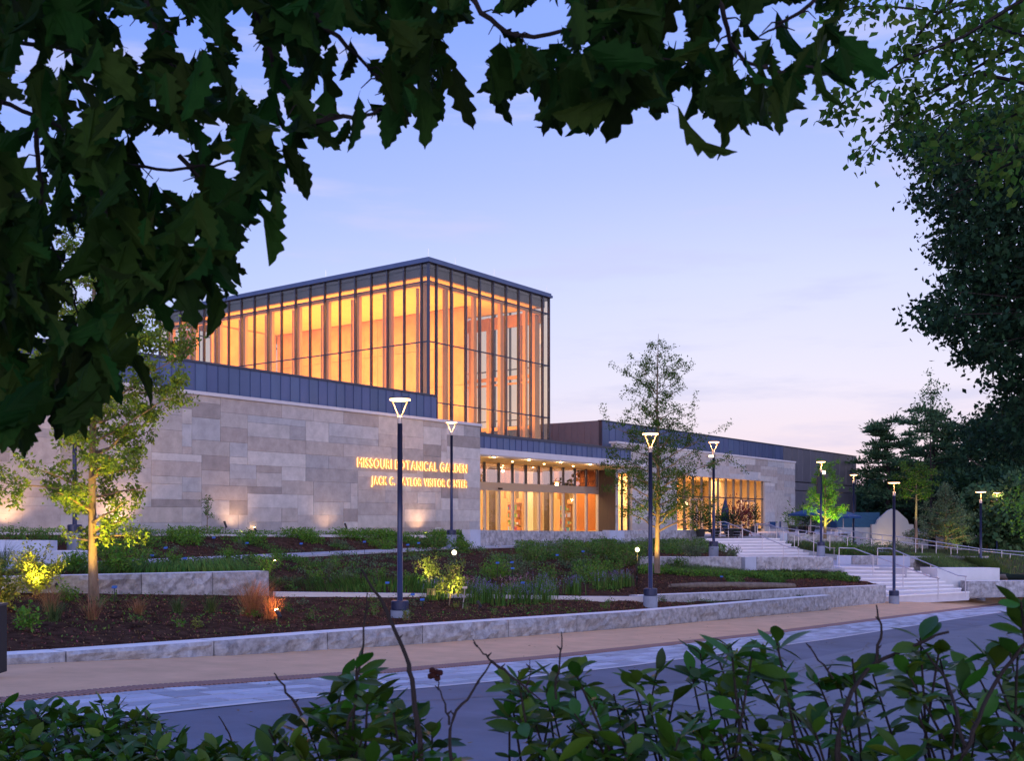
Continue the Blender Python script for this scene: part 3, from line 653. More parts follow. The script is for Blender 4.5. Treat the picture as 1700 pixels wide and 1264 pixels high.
# tower
TU0, TU1, TV0, TV1 = 39.3, 49.94, 34.5, 57.0
ZB, ZC, ZM, ZA, ZT = 4.5, 5.82, 8.85, 11.87, 12.82
hall = bpart(MB().box(TU0+.05,TU1-.05,TV0+.05,TV1-.05,12.62,12.95), 'glass_hall_roof', frame_m)
m = MB().box(TU0-.14,TU1+.14,TV0-.14,TV1+.14,12.80,12.93); m.box(TU0-.08,TU1+.08,TV0-.08,TV1+.08,12.93,13.05)
bpart(m, 'roof_edge', metalp)
tw = {}
def face(axis, fixed, a0, a1, ts, rows, inward, glass_m, label):
    """one glazed face; axis 'u' runs along u at v = fixed"""
    bx = (lambda a,b,c,d,z0,z1: MB().box(a,b,c,d,z0,z1)) if axis == 'u' else (lambda a,b,c,d,z0,z1: MB().box(c,d,a,b,z0,z1))
    lo, hi = min(fixed, fixed+inward*.12), max(fixed, fixed+inward*.12)
    root = bpart(bx(a0,a1,lo+.001,hi-.001,rows[0]-.1,rows[0]+.03), 'glass_wall', frame_m); root['label'] = label
    mid = fixed+inward*.04
    for t_ in ts: bpart(bx(t_-.028,t_+.028,lo-(.05 if inward>0 else -.0),hi+(.05 if inward<0 else 0),rows[0]+.032,rows[-1]), 'mullion', frame_m, root)
    for z in rows[1:-1]: bpart(bx(a0,a1,lo+.012,hi-.012,z-.03,z+.03), 'transom', frame_m, root)
    bpart(bx(a0,a1,lo+.012,hi-.012,rows[-1]-.06,rows[-1]), 'transom', frame_m, root)
    ed = [a0]+list(ts)+[a1]
    for i in range(len(ed)-1):
        if ed[i+1]-ed[i] < .12: continue
        for j in range(len(rows)-1):
            bpart(bx(ed[i]+.03,ed[i+1]-.03,mid-.006,mid+.006,rows[j]+.03,rows[j+1]-.03), 'pane', glass_m, root)
    return root
rows = [ZB,ZC,ZM,ZA,ZT]
face('u', TV0, TU0, TU1, [TU0+.03]+[39.93+1.167*k for k in range(9)]+[TU1-.03], rows, 1, gl_tower, 'glazed face of the hall above the entrance doors')
face('v', TU0, TV0+.13, TV1, [TV0+.5+1.167*k for k in range(19)]+[TV1-.04], rows, 1, gl_tower, 'long glazed side of the hall facing the stone wall')
face('v', TU1, TV0+.13, TV1, [TV0+.5+1.167*k for k in range(0,19,1)], rows, -1, gl_tower, 'far glazed side of the hall seen through the front')
face('u', TV1, TU0+.13, TU1-.13, [39.93+1.167*k for k in range(9)], rows, -1, gl_tower, 'end glazing of the hall at its far left')
# dark shadow box behind the top row, timber ceiling, glulam columns inside
m = MB(); zs, ze = 12.22, 12.6
m.box(TU0+.2,TU1-.2,TV0+.2,TV0+.24,zs,ze); m.box(TU0+.2,TU0+.24,TV0+.24,TV1-.2,zs,ze); m.box(TU1-.24,TU1-.2,TV0+.24,TV1-.2,zs,ze)
bpart(m, 'shadow_box', frame_m)
for k in range(15):
    v0 = TV0+.3+k*1.48; bpart(MB().box(TU0+.3,TU1-.3,v0,v0+1.46,12.20,12.26), 'ceiling_panel', woodceil, hall)
m = MB()
for k in range(10):
    v0 = TV0+.62+2.334*k
    bpart(MB().box(TU0+.32,TU0+.52,v0-.11,v0+.11,4.45,12.0), 'column', wood, hall)
    bpart(MB().box(TU1-.80,TU1-.32,v0-.14,v0+.14,4.45,12.0), 'column', wood, hall)
    bpart(MB().box(TU1-.60,TU1-.32,v0+1.05,v0+1.25,4.45,12.0), 'column', wood, hall)
for k in range(5):
    u0 = 41.09+2.334*k - 0.0
    if u0 < TU1-.6:
        bpart(MB().box(u0-.11,u0+.11,TV0+.32,TV0+.52,3.5,12.0), 'column', wood, hall)
        bpart(MB().box(u0-.11,u0+.11,TV1-.52,TV1-.32,3.5,12.0), 'column', wood, hall)
bpart(MB().box(TU0+.30,TU0+.50,TV0+.3,TV1-.3,11.78,12.0), 'beam', wood, hall)
bpart(MB().box(TU1-.50,TU1-.30,TV0+.3,TV1-.3,11.3,12.0), 'beam', wood, hall)
bpart(MB().box(TU0+.5,TU1-.5,TV0+.31,TV0+.49,11.78,12.0), 'beam', wood, hall)
bpart(MB().box(TU1-.50,TU1-.33,TV0+.5,TV1-.5,8.2,8.4), 'beam', wood, hall)
bpart(MB().box(TU1-.50,TU1-.33,TV0+.5,TV1-.5,7.9,8.0), 'beam', wood, hall)
bpart(MB().box(TU1-.50,TU1-.33,TV0+.5,TV1-.5,5.2,5.4), 'beam', wood, hall)
iw = bpart(MB().box(46.5,46.7,38.0,54.2,3.2,12.18), 'inner_wall', wood)
for k in range(9):  # thin strips added on both faces, imitating reflections paired with the columns
    bpart(MB().box(TU0+.34,TU0+.48,TV0+1.05+2.334*k,TV0+1.15+2.334*k,4.5,11.7), 'column', wood, hall)
for k in range(4): bpart(MB().box(41.55+2.334*k,41.65+2.334*k,TV0+.34,TV0+.48,4.5,11.7), 'column', wood, hall)
for i in range(14):
    for j in range(4): bpart(MB().box(46.455,46.498,38.0+i*1.157+.01,38.0+(i+1)*1.157-.01,3.2+j*2.24+.01,3.2+(j+1)*2.24-.01), 'wall_panel', panel_w, iw)
bpart(MB().box(41.2,46.4,54.25,54.4,3.2,12.18), 'inner_wall', panel_w)
bpart(MB().box(39.5,49.8,36.8,56.8,4.45,4.5), 'gallery_floor', wood)
# lightning rods on the roof
for (u,v) in ((39.4,34.6),(41.5,34.6),(44.8,34.6),(49.8,34.6),(39.4,42)):
    bpart(MB().tube([(u,v,13.0),(u,v,13.5)], .012, 4), 'lightning_rod', steel)
# entrance hall interior
bpart(MB().box(40.3,109,36.7,60,-1.02,-.965), 'floor', plaster)
bpart(MB().box(40.3,62,46,46.2,-.96,4.2), 'back_wall', plaster)
bpart(MB().box(62,88.6,42.5,42.7,-.96,4.2), 'back_wall', plaster)
bpart(MB().box(86.0,86.2,35.5,42.4,-.96,3.19), 'side_wall', plaster)
bpart(MB().box(62.0,62.2,42.75,45.95,-.96,3.19), 'side_wall', plaster)
for k in range(9): bpart(MB().box(41.6+1.95*k,41.85+1.95*k,38.9,39.15,-.96,3.19), 'column', wood)
bpart(MB().box(40.3,58.8,36.7,46,3.2,3.3), 'lobby_ceiling', woodceil)
for u, wd, mm, v in ((43.2,1.2,plaster,41),(45.2,.3,darkwood,40.2),(46.6,1.0,orange_p,40),(48.3,.4,orange_p,40),(49.3,.25,darkwood,40.3),(50.2,1.1,plaster,42.5),(51.9,.3,darkwood,40.2),(53.4,.6,wood,40),(54.9,.35,darkwood,40),(56.2,1.2,plaster,41),(58.4,.4,darkwood,40.5),(60.5,.8,wood,41),(63.0,1.2,plaster,41.5)):
    bpart(MB().box(u,u+wd,v,v+.3,-.96,3.19), 'partition', mm)
seed_c = [(.8,.3,.1),(.2,.5,.5),(.75,.7,.2),(.6,.15,.2),(.8,.8,.75),(.3,.5,.15)]
good = [mat('goods_%s' % n_, c_, .6) for n_, c_ in zip(('orange','teal','yellow','red','white','green'), seed_c)]
def shelf(u, v, wdt, lab):
    t = thing('display_shelf', lab, 'shelf', (u,v,-.96), uv=True)
    m = MB(); m.box(u,u+.04,v,v+.4,-.96,1.2); m.box(u+wdt-.04,u+wdt,v,v+.4,-.96,1.2)
    m.build('side_panel', wood, t)
    for k in range(5): MB().box(u+.04,u+wdt-.04,v,v+.4,-.9+.45*k,-.87+.45*k).build('shelf', wood, t)
    for k in range(4):
        x = u+.1
        while x < u+wdt-.25:
            w_ = random.uniform(.08,.2); MB().box(x,x+w_,v+.05,v+.3,-.867+.45*k,-.867+.45*k+random.uniform(.12,.34)).build('goods', random.choice(good), t); x += w_+.04
for u, v, l in ((44.9,38.3,'shop shelf of colourful goods behind the doors, near the stone wall'),(51.2,38.5,'shop shelf of colourful goods behind the middle doors'),(56.2,38.0,'shop shelf of colourful goods behind the last doors by the dark return'),(59.0,36.4,'shelf of orange and white goods behind the narrow slot window')):
    shelf(u, v, 1.5, l)
# slot window and cafe window
sl = bpart(MB().box(58.7,60.5,35.5,35.6,-1.0,-.9), 'slot_window', frame_m)
for u in (58.72,59.6,60.43): bpart(MB().box(u,u+.05,35.3,35.45,-.9,3.05), 'mullion', frame_m, sl)
bpart(MB().box(58.78,60.43,35.36,35.38,-.9,3.05), 'pane', gl_door, sl)
bpart(MB().box(58.7,61,38.3,38.5,-.9,3.2), 'partition', orange_p)
bpart(MB().box(58.7,88.5,36.7,46,3.2,3.3), 'cafe_ceiling', plaster)
cw = bpart(MB().box(66.9,82.4,35.4,35.6,-1.0,-.9), 'cafe_window', frame_m)
cu = [66.95+1.4*k for k in range(12)]
for u in cu: bpart(MB().box(u-.04,u+.04,35.22,35.4,-.9,3.04), 'mullion', frame_m, cw)
for z in (1.55,): bpart(MB().box(66.92,82.36,35.24,35.38,z-.04,z+.04), 'transom', frame_m, cw)
for k in range(11):
    bpart(MB().box(cu[k]+.04,cu[k+1]-.04,35.3,35.32,1.6,3.02), 'pane', gl_door, cw)
    bpart(MB().box(cu[k]+.04,cu[k+1]-.04,35.3,35.32,-.9,1.5), 'pane', gl_door, cw)
def double_door(u0, u1):
    d = bpart(MB().box(u0,u1,35.10,35.2,1.30,1.42), 'door', steel)
    for u in (u0,(u0+u1)/2-.05,u1-.1): bpart(MB().box(u,u+.1,35.10,35.2,-.9,1.298), 'door_frame', steel, d)
    bpart(MB().tube([(u0+.75*(u1-u0)/1.5,35.06,-.1),(u0+.75*(u1-u0)/1.5,35.06,.7)], .02, 5), 'handle', steel, d)
double_door(77.9,80.4); double_door(69.0,71.0)
for u, wd, mm, v, z0, z1 in ((70.9,1.0,darkwood,41,-.9,1.9),(73.0,1.0,darkwood,41,-.9,1.5),(74.5,2.8,orange_p,40.5,-.9,3.1),(80.5,3,plaster,39,-.9,3.1),(66,3.4,plaster,40,-.9,3.1),(71.3,.9,darkwood,39.5,1.0,2.0),(73.5,1.2,dark,39.2,1.4,2.2),(76.4,.7,dark,39.4,1.1,2.3)):
    bpart(MB().box(u,u+wd,v,v+.3,z0,z1), 'partition', mm)
for k,(u,v,z) in enumerate(((70.3,38.2,.9),(71.9,38.2,1.0),(73.6,38.0,.9),(75.0,38.6,1.1))):
    t = thing('pendant_lamp', ['glowing pendant lamp behind the left cafe door','glowing pendant lamp second from the left in the cafe','glowing pendant lamp third from the left in the cafe','glowing pendant lamp nearest the closed umbrella, in the cafe'][k], 'pendant lamp', (u,v,z), uv=True, group='pendant lamps hanging in the cafe')
    MB().tube([(u,v,z+.15),(u,v,3.15)], .01, 4).build('cord', dark, t); MB().tube([(u,v,z-.12),(u,v,z-.05),(u,v,z+.1),(u,v,z+.16)], [.12,.2,.16,.03], 8).build('shade', globeglow, t)
def cafe_table(u, v, l):
    t = thing('cafe_table', l, 'table', (u,v,-.96), uv=True, group='tables inside the cafe')
    MB().tube([(u,v,-.24),(u,v,-.2)], .4, 12).build('tabletop', darkwood, t); MB().tube([(u,v,-.96),(u,v,-.24)], .04, 6).build('pedestal', dark, t)
for k,(u,v) in enumerate(((72.5,37.3),(75.2,37.4),(81.3,37.2))): cafe_table(u, v, ['dark round table behind the left cafe door','dark round table in the middle of the cafe window','dark round table by the right end of the cafe window'][k])

# lights inside the building
def area(name, loc, sx, sy, e, col, rot=(0,0,0)):
    d = bpy.data.lights.new(name, 'AREA'); d.shape = 'RECTANGLE'; d.size = sx; d.size_y = sy; d.energy = e; d.color = col
    o = bpy.data.objects.new(name, d); C.objects.link(o); o.location = loc; o.rotation_euler = rot; return o
def point(name, loc, e, col, r=.1):
    d = bpy.data.lights.new(name, 'POINT'); d.energy = e; d.color = col; d.shadow_soft_size = r
    o = bpy.data.objects.new(name, d); C.objects.link(o); o.location = loc; return o
def spot(name, loc, target, e, col, ang=60, blend=.6, r=.05):
    d = bpy.data.lights.new(name, 'SPOT'); d.energy = e; d.color = col; d.spot_size = R(ang); d.spot_blend = blend; d.shadow_soft_size = r
    o = bpy.data.objects.new(name, d); C.objects.link(o); o.location = loc; o.rotation_euler = (Vector(target)-Vector(loc)).to_track_quat('-Z','Y').to_euler(); return o
WARM = (1, .51, .15)
area('hall_uplight', B(43,45.5,4.9), 4, 18, 2700, WARM, (R(180),0,ANG))
area('hall_downlight', B(43,45.5,12.1), 5, 18, 1250, WARM, (0,0,ANG))
area('hall_side_light', B(48.3,45.5,4.9), 1.5, 18, 650, WARM, (R(180),0,ANG))
area('hall_front_uplight', B(44.5,36.2,4.9), 8, 1.6, 420, WARM, (R(180),0,ANG))
area('lobby_light', B(50,40,3.15), 17, 5, 2000, (1,.76,.42), (0,0,ANG))
area('cafe_light', B(74,38.6,3.15), 16, 3, 2300, (1,.55,.22), (0,0,ANG))
area('slot_light', B(59.6,36.8,3.1), 1.4, .8, 110, (1,.55,.22), (0,0,ANG))
for u in (43.0,46.1,49.2,52.3): point('canopy_light', B(u,33.3,2.95), 16, (1,.6,.3), .08)

# ------------------------------------------------------------------ sign letters
sign = thing('building_sign', 'two lines of glowing capitals, MISSOURI BOTANICAL GARDEN, JACK C. TAYLOR VISITOR CENTER', 'sign', (31.8,31.9,1.4), uv=True)
letter_m = mat('lit_letter', (.5, .25, .1), .5, emit=(1, .40, .10), es=.42)
halo_m = mat('letter_halo_led', (1, .7, .3), .5, emit=(1, .60, .24), es=1.5)
def line_text(txt, u0, u1, z, h, track):
    def glyph(ch, ext):
        c = bpy.data.curves.new('glyph', 'FONT'); c.body = ch; c.extrude = ext; c.size = 1; c.offset = .0
        o = bpy.data.objects.new('glyph', c); C.objects.link(o); dg = bpy.context.evaluated_depsgraph_get()
        me = bpy.data.meshes.new_from_object(o.evaluated_get(dg)); C.objects.unlink(o); bpy.data.objects.remove(o); bpy.data.curves.remove(c); return me
    cache = {}; x = 0; lay = []
    for ch in txt:
        if ch == ' ': x += .33; continue
        if ch not in cache:
            me = glyph(ch, .02); co = np.array([v.co[:] for v in me.vertices]); cache[ch] = (me, co[:,0].min(), co[:,0].max(), co[:,1].min())
        me, a, b, _ = cache[ch]; lay.append((ch, x-a)); x += (b-a)+track
    W = x-track; capz = max(np.array([v.co[:] for v in cache['R'][0].vertices])[:,1]); k = (u1-u0)/W; kz = h/capz
    for ch, lx in lay:
        src = cache[ch][0]
        for nm, y, m_, s_ in (('letter', 31.90, letter_m, 1.0), ('halo', 31.945, halo_m, 1.0)):
            V = [(u0+(v.co.x+lx)*k, y - v.co.z*(1 if nm=='letter' else .2), z+v.co.y*kz) for v in src.vertices]
            if nm == 'halo':      # LED strip behind each letter: a rim slightly larger than the letter, facing the wall
                xs = [p[0] for p in V]; zs_ = [p[2] for p in V]; cx, cz = (min(xs)+max(xs))/2, (min(zs_)+max(zs_))/2
                V = [(cx+(p[0]-cx)*1.0, p[1], p[2]) for p in V]
            mb = MB(); mb.add(V, [tuple(pp.vertices) for pp in src.polygons])
            if nm == 'letter': lo_ = mb.build('letter', m_, sign)
            else:
                mb2 = MB(); d_ = .022
                for ox, oz in ((-d_,0),(d_,0),(0,-d_),(0,d_)):
                    mb2.add([(p[0]+ox, p[1], p[2]+oz) for p in V], [tuple(pp.vertices) for pp in src.polygons])
                mb2.build('halo', m_, lo_, off=sign['_off'])
line_text('MISSOURI BOTANICAL GARDEN', 31.8, 39.2, 2.18, .385, .17)
line_text('JACK C. TAYLOR VISITOR CENTER', 32.65, 39.2, 1.46, .335, .17)
# wall grazers: small ground spots at the foot of the wall
spots_w = [(16.6, 150),(20.3, 260),(25.2, 120),(30.0, 60),(35.6, 150),(11,150)]
for u, e in spots_w:
    spot('wall_washer', B(u,31.35,pz(u)+.1), B(u,32.0,pz(u)+2.0), e*.85, (1,.58,.32), 120, 1, .08)
# ------------------------------------------------------------------ street lamps
footing_m = mat('footing_concrete', (.26, .29, .36), .8, var=.2, scale=4)
def lamp(X, Y, zb, label, h=5.0, rot=0.0, ped=.12, power=110, wh=.46):
    t = thing('street_lamp', label, 'street lamp', (X,Y,zb), group='slim blue street lamps with V-shaped heads')
    MB().tube([(X,Y,zb-.6),(X,Y,zb+ped)], .215, 20).build('footing', footing_m, t)
    MB().tube([(X,Y,zb+ped),(X,Y,zb+ped+.02),(X,Y,zb+ped+.2),(X,Y,zb+ped+.22)], [.19,.205,.205,.18], 20).build('base_cover', pole_m, t)
    MB().tube([(X,Y,zb+ped+.22),(X,Y,zb+h-.60)], [.066,.058], 14).build('pole', pole_m, t, smooth=True)
    MB().tube([(X,Y,zb+h-.60),(X,Y,zb+h-.46),(X,Y,zb+h-.43)], [.062,.066,.05], 12).build('neck', alu, t)
    c, s = math.cos(rot), math.sin(rot); w = wh/2
    for sg in (-1,1):
        pts = [(X+sg*c*.03,Y+sg*s*.03,zb+h-.45),(X+sg*c*w*.38,Y+sg*s*w*.38,zb+h-.31),(X+sg*c*w*.64,Y+sg*s*w*.64,zb+h-.16),(X+sg*c*w*.86,Y+sg*s*w*.86,zb+h-.03)]
        MB().tube(pts, [.018,.014,.012,.012], 6).build('arm', armglow, t)
    ring = [(X+math.cos(a)*w*1.05,Y+math.sin(a)*w*1.05,zb+h-.015) for a in np.linspace(0,2*math.pi,25)]
    m = MB(); m.tube([(X,Y,zb+h-.035),(X,Y,zb+h-.005)], w*1.05, 24); hd = m.build('lamp_head', pole_m, t)
    m = MB(); m.tube([(X,Y,zb+h-.066),(X,Y,zb+h-.036)], w*1.04, 24); m.build('diffuser', lampglow, hd, off=(X,Y,zb))
    l = point('lamp_light', (X,Y,zb+h-.22), power, (1,.56,.27), .12); return t
LP = [(-2.57,23.9,-2.24,'big near street lamp in the front bed, left of the yellow-lit sapling',0.0),
      (4.13,31.1,-2.45,'street lamp in front of the second lit tree, near the long low wall',.2),
      (16.35,44.6,-3.46,'street lamp standing at the foot of the lower steps',1.2),
      (23.3,51.8,-3.68,'street lamp on the pavement in front of the white planter wall',1.1),
      (-2.6,44.8,-.86,'street lamp against the stone wall, just right of the second R in GARDEN',.0),
      (8.9,46.0,-1.62,'street lamp at the left edge of the upper steps, in front of the cafe',.0),
      (16.9,57.0,-1.9,'street lamp in front of the green-lit patio tree, black box on its pole',1.0),
      (23.6,72.0,-2.0,'street lamp by the far right corner of the zinc wall',1.2),
      (-12.8,30.5,-.78,'street lamp at left behind the lit tree, its head hidden by leaves',.0),
      (36.3,78.0,-3.1,'far street lamp on the right with the higher head, beside a lower lamp',1.2),
      (51.2,110.0,-5.0,'far low street lamp on the right, under the higher head',.9)]
for X,Y,z,l,r_ in LP: lamp(X,Y,z,l,rot=r_, ped=.36 if l.startswith(('street lamp at the left edge','street lamp at left','street lamp in front of the green')) else .12)
def box_on(name, label, cat, c, sx, sy, sz, m, extra=None):
    t = thing(name, label, cat, c); MB().box(c[0]-sx/2,c[0]+sx/2,c[1]-sy/2,c[1]+sy/2,c[2]-sz/2,c[2]+sz/2).build('housing', m, t)
    if extra: MB().box(c[0]-sx*.4,c[0]+sx*.4,c[1]-sy/2-.02,c[1]-sy/2,c[2]-sz*.4,c[2]+sz*.4).build('face', extra, t)
    MB().tube([(c[0]-sx/2-.1,c[1],c[2]),(c[0]+sx/2+.12,c[1],c[2])], .02, 5).build('bracket', pole_m, t)
q = at(1359,806,57); box_on('loudspeaker', 'tall black box fixed to the pole before the green-lit tree', 'loudspeaker', tuple(q), .18,.2,.95, dark)
q = at(1367,785,57); box_on('floodlight', 'small white floodlight on the pole above the black box', 'floodlight', tuple(q), .2,.15,.22, white_w, globeglow)
q = at(1180,758,46); box_on('floodlight', 'small white floodlight on the pole left of the upper steps', 'floodlight', tuple(q), .26,.15,.12, white_w, globeglow)

# ------------------------------------------------------------------ trees
def tree(label, base, h, trunk_r, limbs, leaf_m, leaf_size, n_leaf, cat='tree', name='tree', lean=(0,0), crown_r=None, z0=.25, seed=1, spread=.3, group=None, upward=.5, bark_=bark, aspect=.5, extra=None, twig=.5, top=1.0):
    r = random.Random(seed); nr = np.random.default_rng(seed); t = thing(name, label, cat, tuple(base), group=group); b = Vector(base)
    tp = [b + Vector((lean[0]*s + .03*h*.1*math.sin(s*9+seed), lean[1]*s + .02*h*.1*math.cos(s*7), h*s-(.1 if s==0 else 0))) for s in np.linspace(0,1,10)]
    MB().tube(tp, [trunk_r*(1.25 if i == 0 else 1)*(1-.93*(i/9)**1.1) for i in range(10)], 9).build('trunk', bark_, t, smooth=True)
    m = MB(); pts = []; wts = []
    def trunk_at(s):
        i = min(8, int(s*9)); return tp[i].lerp(tp[i+1], s*9-i)
    L = []
    for k in range(limbs):
        s = z0+(top-.04-z0)*(k+r.random()*.7)/limbs; az = k*2.4+r.uniform(-.4,.4)
        rad = crown_r(s) if crown_r else spread*h*(1-s)
        L.append((s, az, rad*r.uniform(.7,1.15), upward*r.uniform(.6,1.3)))
    for e in (extra or []): L.append(e)
    for s, az, rad, up in L:
        p0 = trunk_at(s); d = Vector((math.cos(az), math.sin(az), 0)); n = 5; P = []
        for i in range(n+1):
            f = i/n; P.append(p0 + d*rad*f + Vector((r.uniform(-.05,.05)*rad, r.uniform(-.05,.05)*rad, up*rad*(f**1.15)-.12*rad*f*f)))
        r0 = max(.008, trunk_r*.38*(1-s)+.006)
        m.tube(P, [r0*(1-.8*i/n) for i in range(n+1)], 5, cap=False)
        nt_ = max(3, int(rad*5*twig))
        for q_ in range(nt_):
            f = .25+.75*(q_+r.random())/nt_; i = min(n-1,int(f*n)); pp = P[i].lerp(P[i+1], f*n-i)
            td = Vector((r.gauss(0,1), r.gauss(0,1), r.gauss(.25,.6))).normalized()*(rad*.28+.12)*r.uniform(.5,1.1)
            m.tube([pp, pp+td*.5+Vector((0,0,.02)), pp+td], [r0*.35*(1-.6*f)+.002,.004,.002], 3, cap=False)
            pts.append((pp, td)); wts.append(td.length)
    m.build('branches', bark_, t)
    wts = np.array(wts)/sum(wts); idx = nr.choice(len(pts), n_leaf, p=wts)
    A = np.array([tuple(p[0]) for p in pts]); D_ = np.array([tuple(p[1]) for p in pts])
    P = A[idx] + D_[idx]*nr.uniform(.15,1.15,n_leaf)[:,None] + nr.normal(size=(n_leaf,3))*leaf_size*.75
    o = cloud_obj('crown', [leaf_cloud(P, leaf_size, aspect, 0, seed, droop=.3)], leaf_m, t); o['kind'] = 'stuff'
    return t, P
# the lit tree at left
b1 = at(155,992,22); b1.z = -1.70
tree('tall lit tree at left growing in the mulch by the stone wall', b1, 9.9, .092, 40, leaf_small, .10, 23000, seed=3, z0=.14, crown_r=lambda s: 2.1*min(1,(s+.25)*1.2)*(1-.75*max(0,s-.35)/.65), upward=.45, twig=.9,
     extra=[(.33, -.1, 1.9, .75), (.30, .3, 1.5, .9), (.26, .15, .95, .3), (.22, 3.2, 1.9, .25), (.13,.2,.9,.15),(.12,2.9,.5,.3),(.16,-.6,1.1,.5),(.40,-.2,2.2,.7)], name='lit_tree')
for dx, e in ((-.9,70),(.75,110)):
    spot('tree_uplight', (b1.x+dx, b1.y-1.3, b1.z+.15), (b1.x+dx*.2, b1.y, b1.z+3.0), e*8, (1,.68,.10), 100, .9)
b2 = at(1092,948,40)
tree('slender second lit tree with an airy pointed crown, in front of the cafe wing', b2, 9.1, .105, 58, leaf_lite, .088, 21000, seed=11, z0=.16,
     crown_r=lambda s: float(np.interp(s, [0,.2,.35,.5,.7,.85,1], [1.6,2.2,2.3,1.8,1.65,.9,.15])), upward=.65, twig=1.1, name='lit_tree')
spot('tree_uplight', (b2.x-.7,b2.y-1.2,b2.z+.15), (b2.x,b2.y,b2.z+2.8), 800, (1,.66,.12), 100, .8)
b3 = at(1370,892,64); b3.z = -1.2
tree('small patio tree lit bright green from below, by the zinc wall', b3, 4.6, .09, 34, leaf_green, .12, 6500, seed=5, z0=.16, crown_r=lambda s: 1.5*(1-.7*max(0,s-.25)/.75), upward=.7, name='lit_tree')
for dx in (-.8,.9): spot('tree_uplight', (b3.x+dx,b3.y-1.2,b3.z+.15), (b3.x,b3.y,b3.z+2.2), 520, (.85,1,.12), 85, .8)
b4 = at(1521,885,62); b4.z = -1.75
tree('small bare-stemmed tree with a light green crown, right of the little white house', b4, 5.0, .10, 16, leaf_lite, .15, 2400, seed=8, z0=.55, crown_r=lambda s: 1.4, upward=.3, name='young_tree')
spot('tree_uplight', (b4.x-.5,b4.y-1.5,b4.z+.2), (b4.x,b4.y,b4.z+3.4), 600, (.9,1,.2), 45, .8)
b5 = at(1570,905,66); b5.z = -1.9
tree('broad grey-green conifer bush lit from below behind the ramp', b5, 4.1, .09, 60, leaf_grey, .13, 9000, seed=21, z0=.03, crown_r=lambda s: 2.1*(1-s)+.15, upward=.4, name='conifer_bush', cat='bush')
spot('tree_uplight', (b5.x+.6,b5.y-2.6,b5.z+.1), (b5.x+.3,b5.y,b5.z+1.2), 260, (1,.85,.15), 70, .8)
# young saplings in the beds
q = at(712,942,30.5); q.z = bed_z(q.x,q.y)
tree('tiny yellow-lit sapling standing further back, right of the big near lamp', q, .82, .018, 9, leaf_yel, .085, 700, seed=31, z0=.4, crown_r=lambda s: .33, upward=.5, twig=3, name='sapling')
spot('sapling_light', (q.x-.3,q.y-.7,q.z+.3), (q.x,q.y,q.z+.6), 120, (1,.82,.3), 70)
q = at(745,1002,27.2); q.z = bed_z(q.x,q.y)
tree('leaning yellow-lit sapling beside a lighting stake at the edge of the front bed', q, 1.05, .02, 14, leaf_yel, .08, 900, seed=33, z0=.25, crown_r=lambda s: .3, upward=.6, twig=3, lean=(.16,0), name='sapling')
spot('sapling_light', (q.x+.3,q.y-.7,q.z+.3), (q.x,q.y,q.z+.65), 120, (1,.82,.3), 70)
q = at(344,905,37.2); q.z = bed_z(q.x,q.y)
tree('very small thin sapling in the upper bed before the warm patch on the wall', q, 1.35, .02, 10, leaf_bed, .07, 260, seed=35, z0=.4, crown_r=lambda s: .14, upward=1.2, twig=3, name='sapling')

# wood on the right: individual trees far behind the steps
def crown_blob(label, base, h, rx, rz, m, n, size, seed, cz=.62, clumps=22, cat='tree', name='dense_tree', trunk=.3):
    r = np.random.default_rng(seed); t = thing(name, label, cat, tuple(base)); b = Vector(base)
    MB().tube([b-Vector((0,0,.3)), b+Vector((0,0,h*.6))], [trunk, trunk*.4], 7).build('trunk', bark, t)
    mb = MB()
    for k in range(7):
        a = k*.9; mb.tube([b+Vector((0,0,h*(.25+.05*k))), b+Vector((math.cos(a)*rx*.6, math.sin(a)*rx*.6, h*(.4+.06*k)))], [trunk*.3,.03], 4)
    mb.build('branches', bark, t)
    P = []
    for k in range(clumps):
        d = r.normal(size=3); d /= np.linalg.norm(d); c = np.array([d[0]*rx, d[1]*rx, d[2]*rz])*r.uniform(.45,.85)
        s = rx*r.uniform(.22,.42); q_ = r.normal(size=(n//clumps,3)); q_ /= np.linalg.norm(q_,axis=1)[:,None]
        P.append(np.array([b.x,b.y,b.z+h*cz])+c+q_*s*r.uniform(.5,1,(n//clumps,1))*np.array([1,1,.7]))
    cloud_obj('crown', [leaf_cloud(np.concatenate(P), size, .6, 0, seed)], m, t)['kind'] = 'stuff'
    return t
def pine(label, base, h, rad, n, seed, size=.42):
    r = random.Random(seed); nr = np.random.default_rng(seed); t = thing('pine_tree', label, 'tree', tuple(base)); b = Vector(base)
    MB().tube([b-Vector((0,0,.3)), b+Vector((.2,0,h*.5)), b+Vector((0,0,h))], [.28,.18,.04], 7).build('trunk', bark_d, t)
    mb = MB(); P = []
    for k in range(26):
        s = .28+.70*(k+r.random())/26; az = r.uniform(0,6.28); l = rad*(1.15-s*.75)*r.uniform(.6,1.1); p0 = b+Vector((0,0,h*s)); d = Vector((math.cos(az),math.sin(az),.12))
        mb.tube([p0, p0+d*l*.6, p0+d*l+Vector((0,0,.25))], [.06,.04,.015], 4)
        for j in range(int(n/26/9)):
            f = r.uniform(.35,1.05); c = p0+d*l*f+Vector((0,0,.15)); P += [(c.x+g_[0]*l*.22, c.y+g_[1]*l*.22, c.z+abs(g_[2])*.22) for g_ in nr.normal(size=(9,3))]
    mb.build('branches', bark_d, t)
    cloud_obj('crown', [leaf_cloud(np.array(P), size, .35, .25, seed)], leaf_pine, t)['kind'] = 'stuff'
pine('pine with flat layered boughs standing just right of the zinc wall corner', (at(1472,870,105).x,105,-3), 12.6, 4.2, 9000, 1)
pine('tall layered pine behind the young light green tree', (at(1548,870,100).x,100,-3), 13.2, 4.4, 9000, 2)
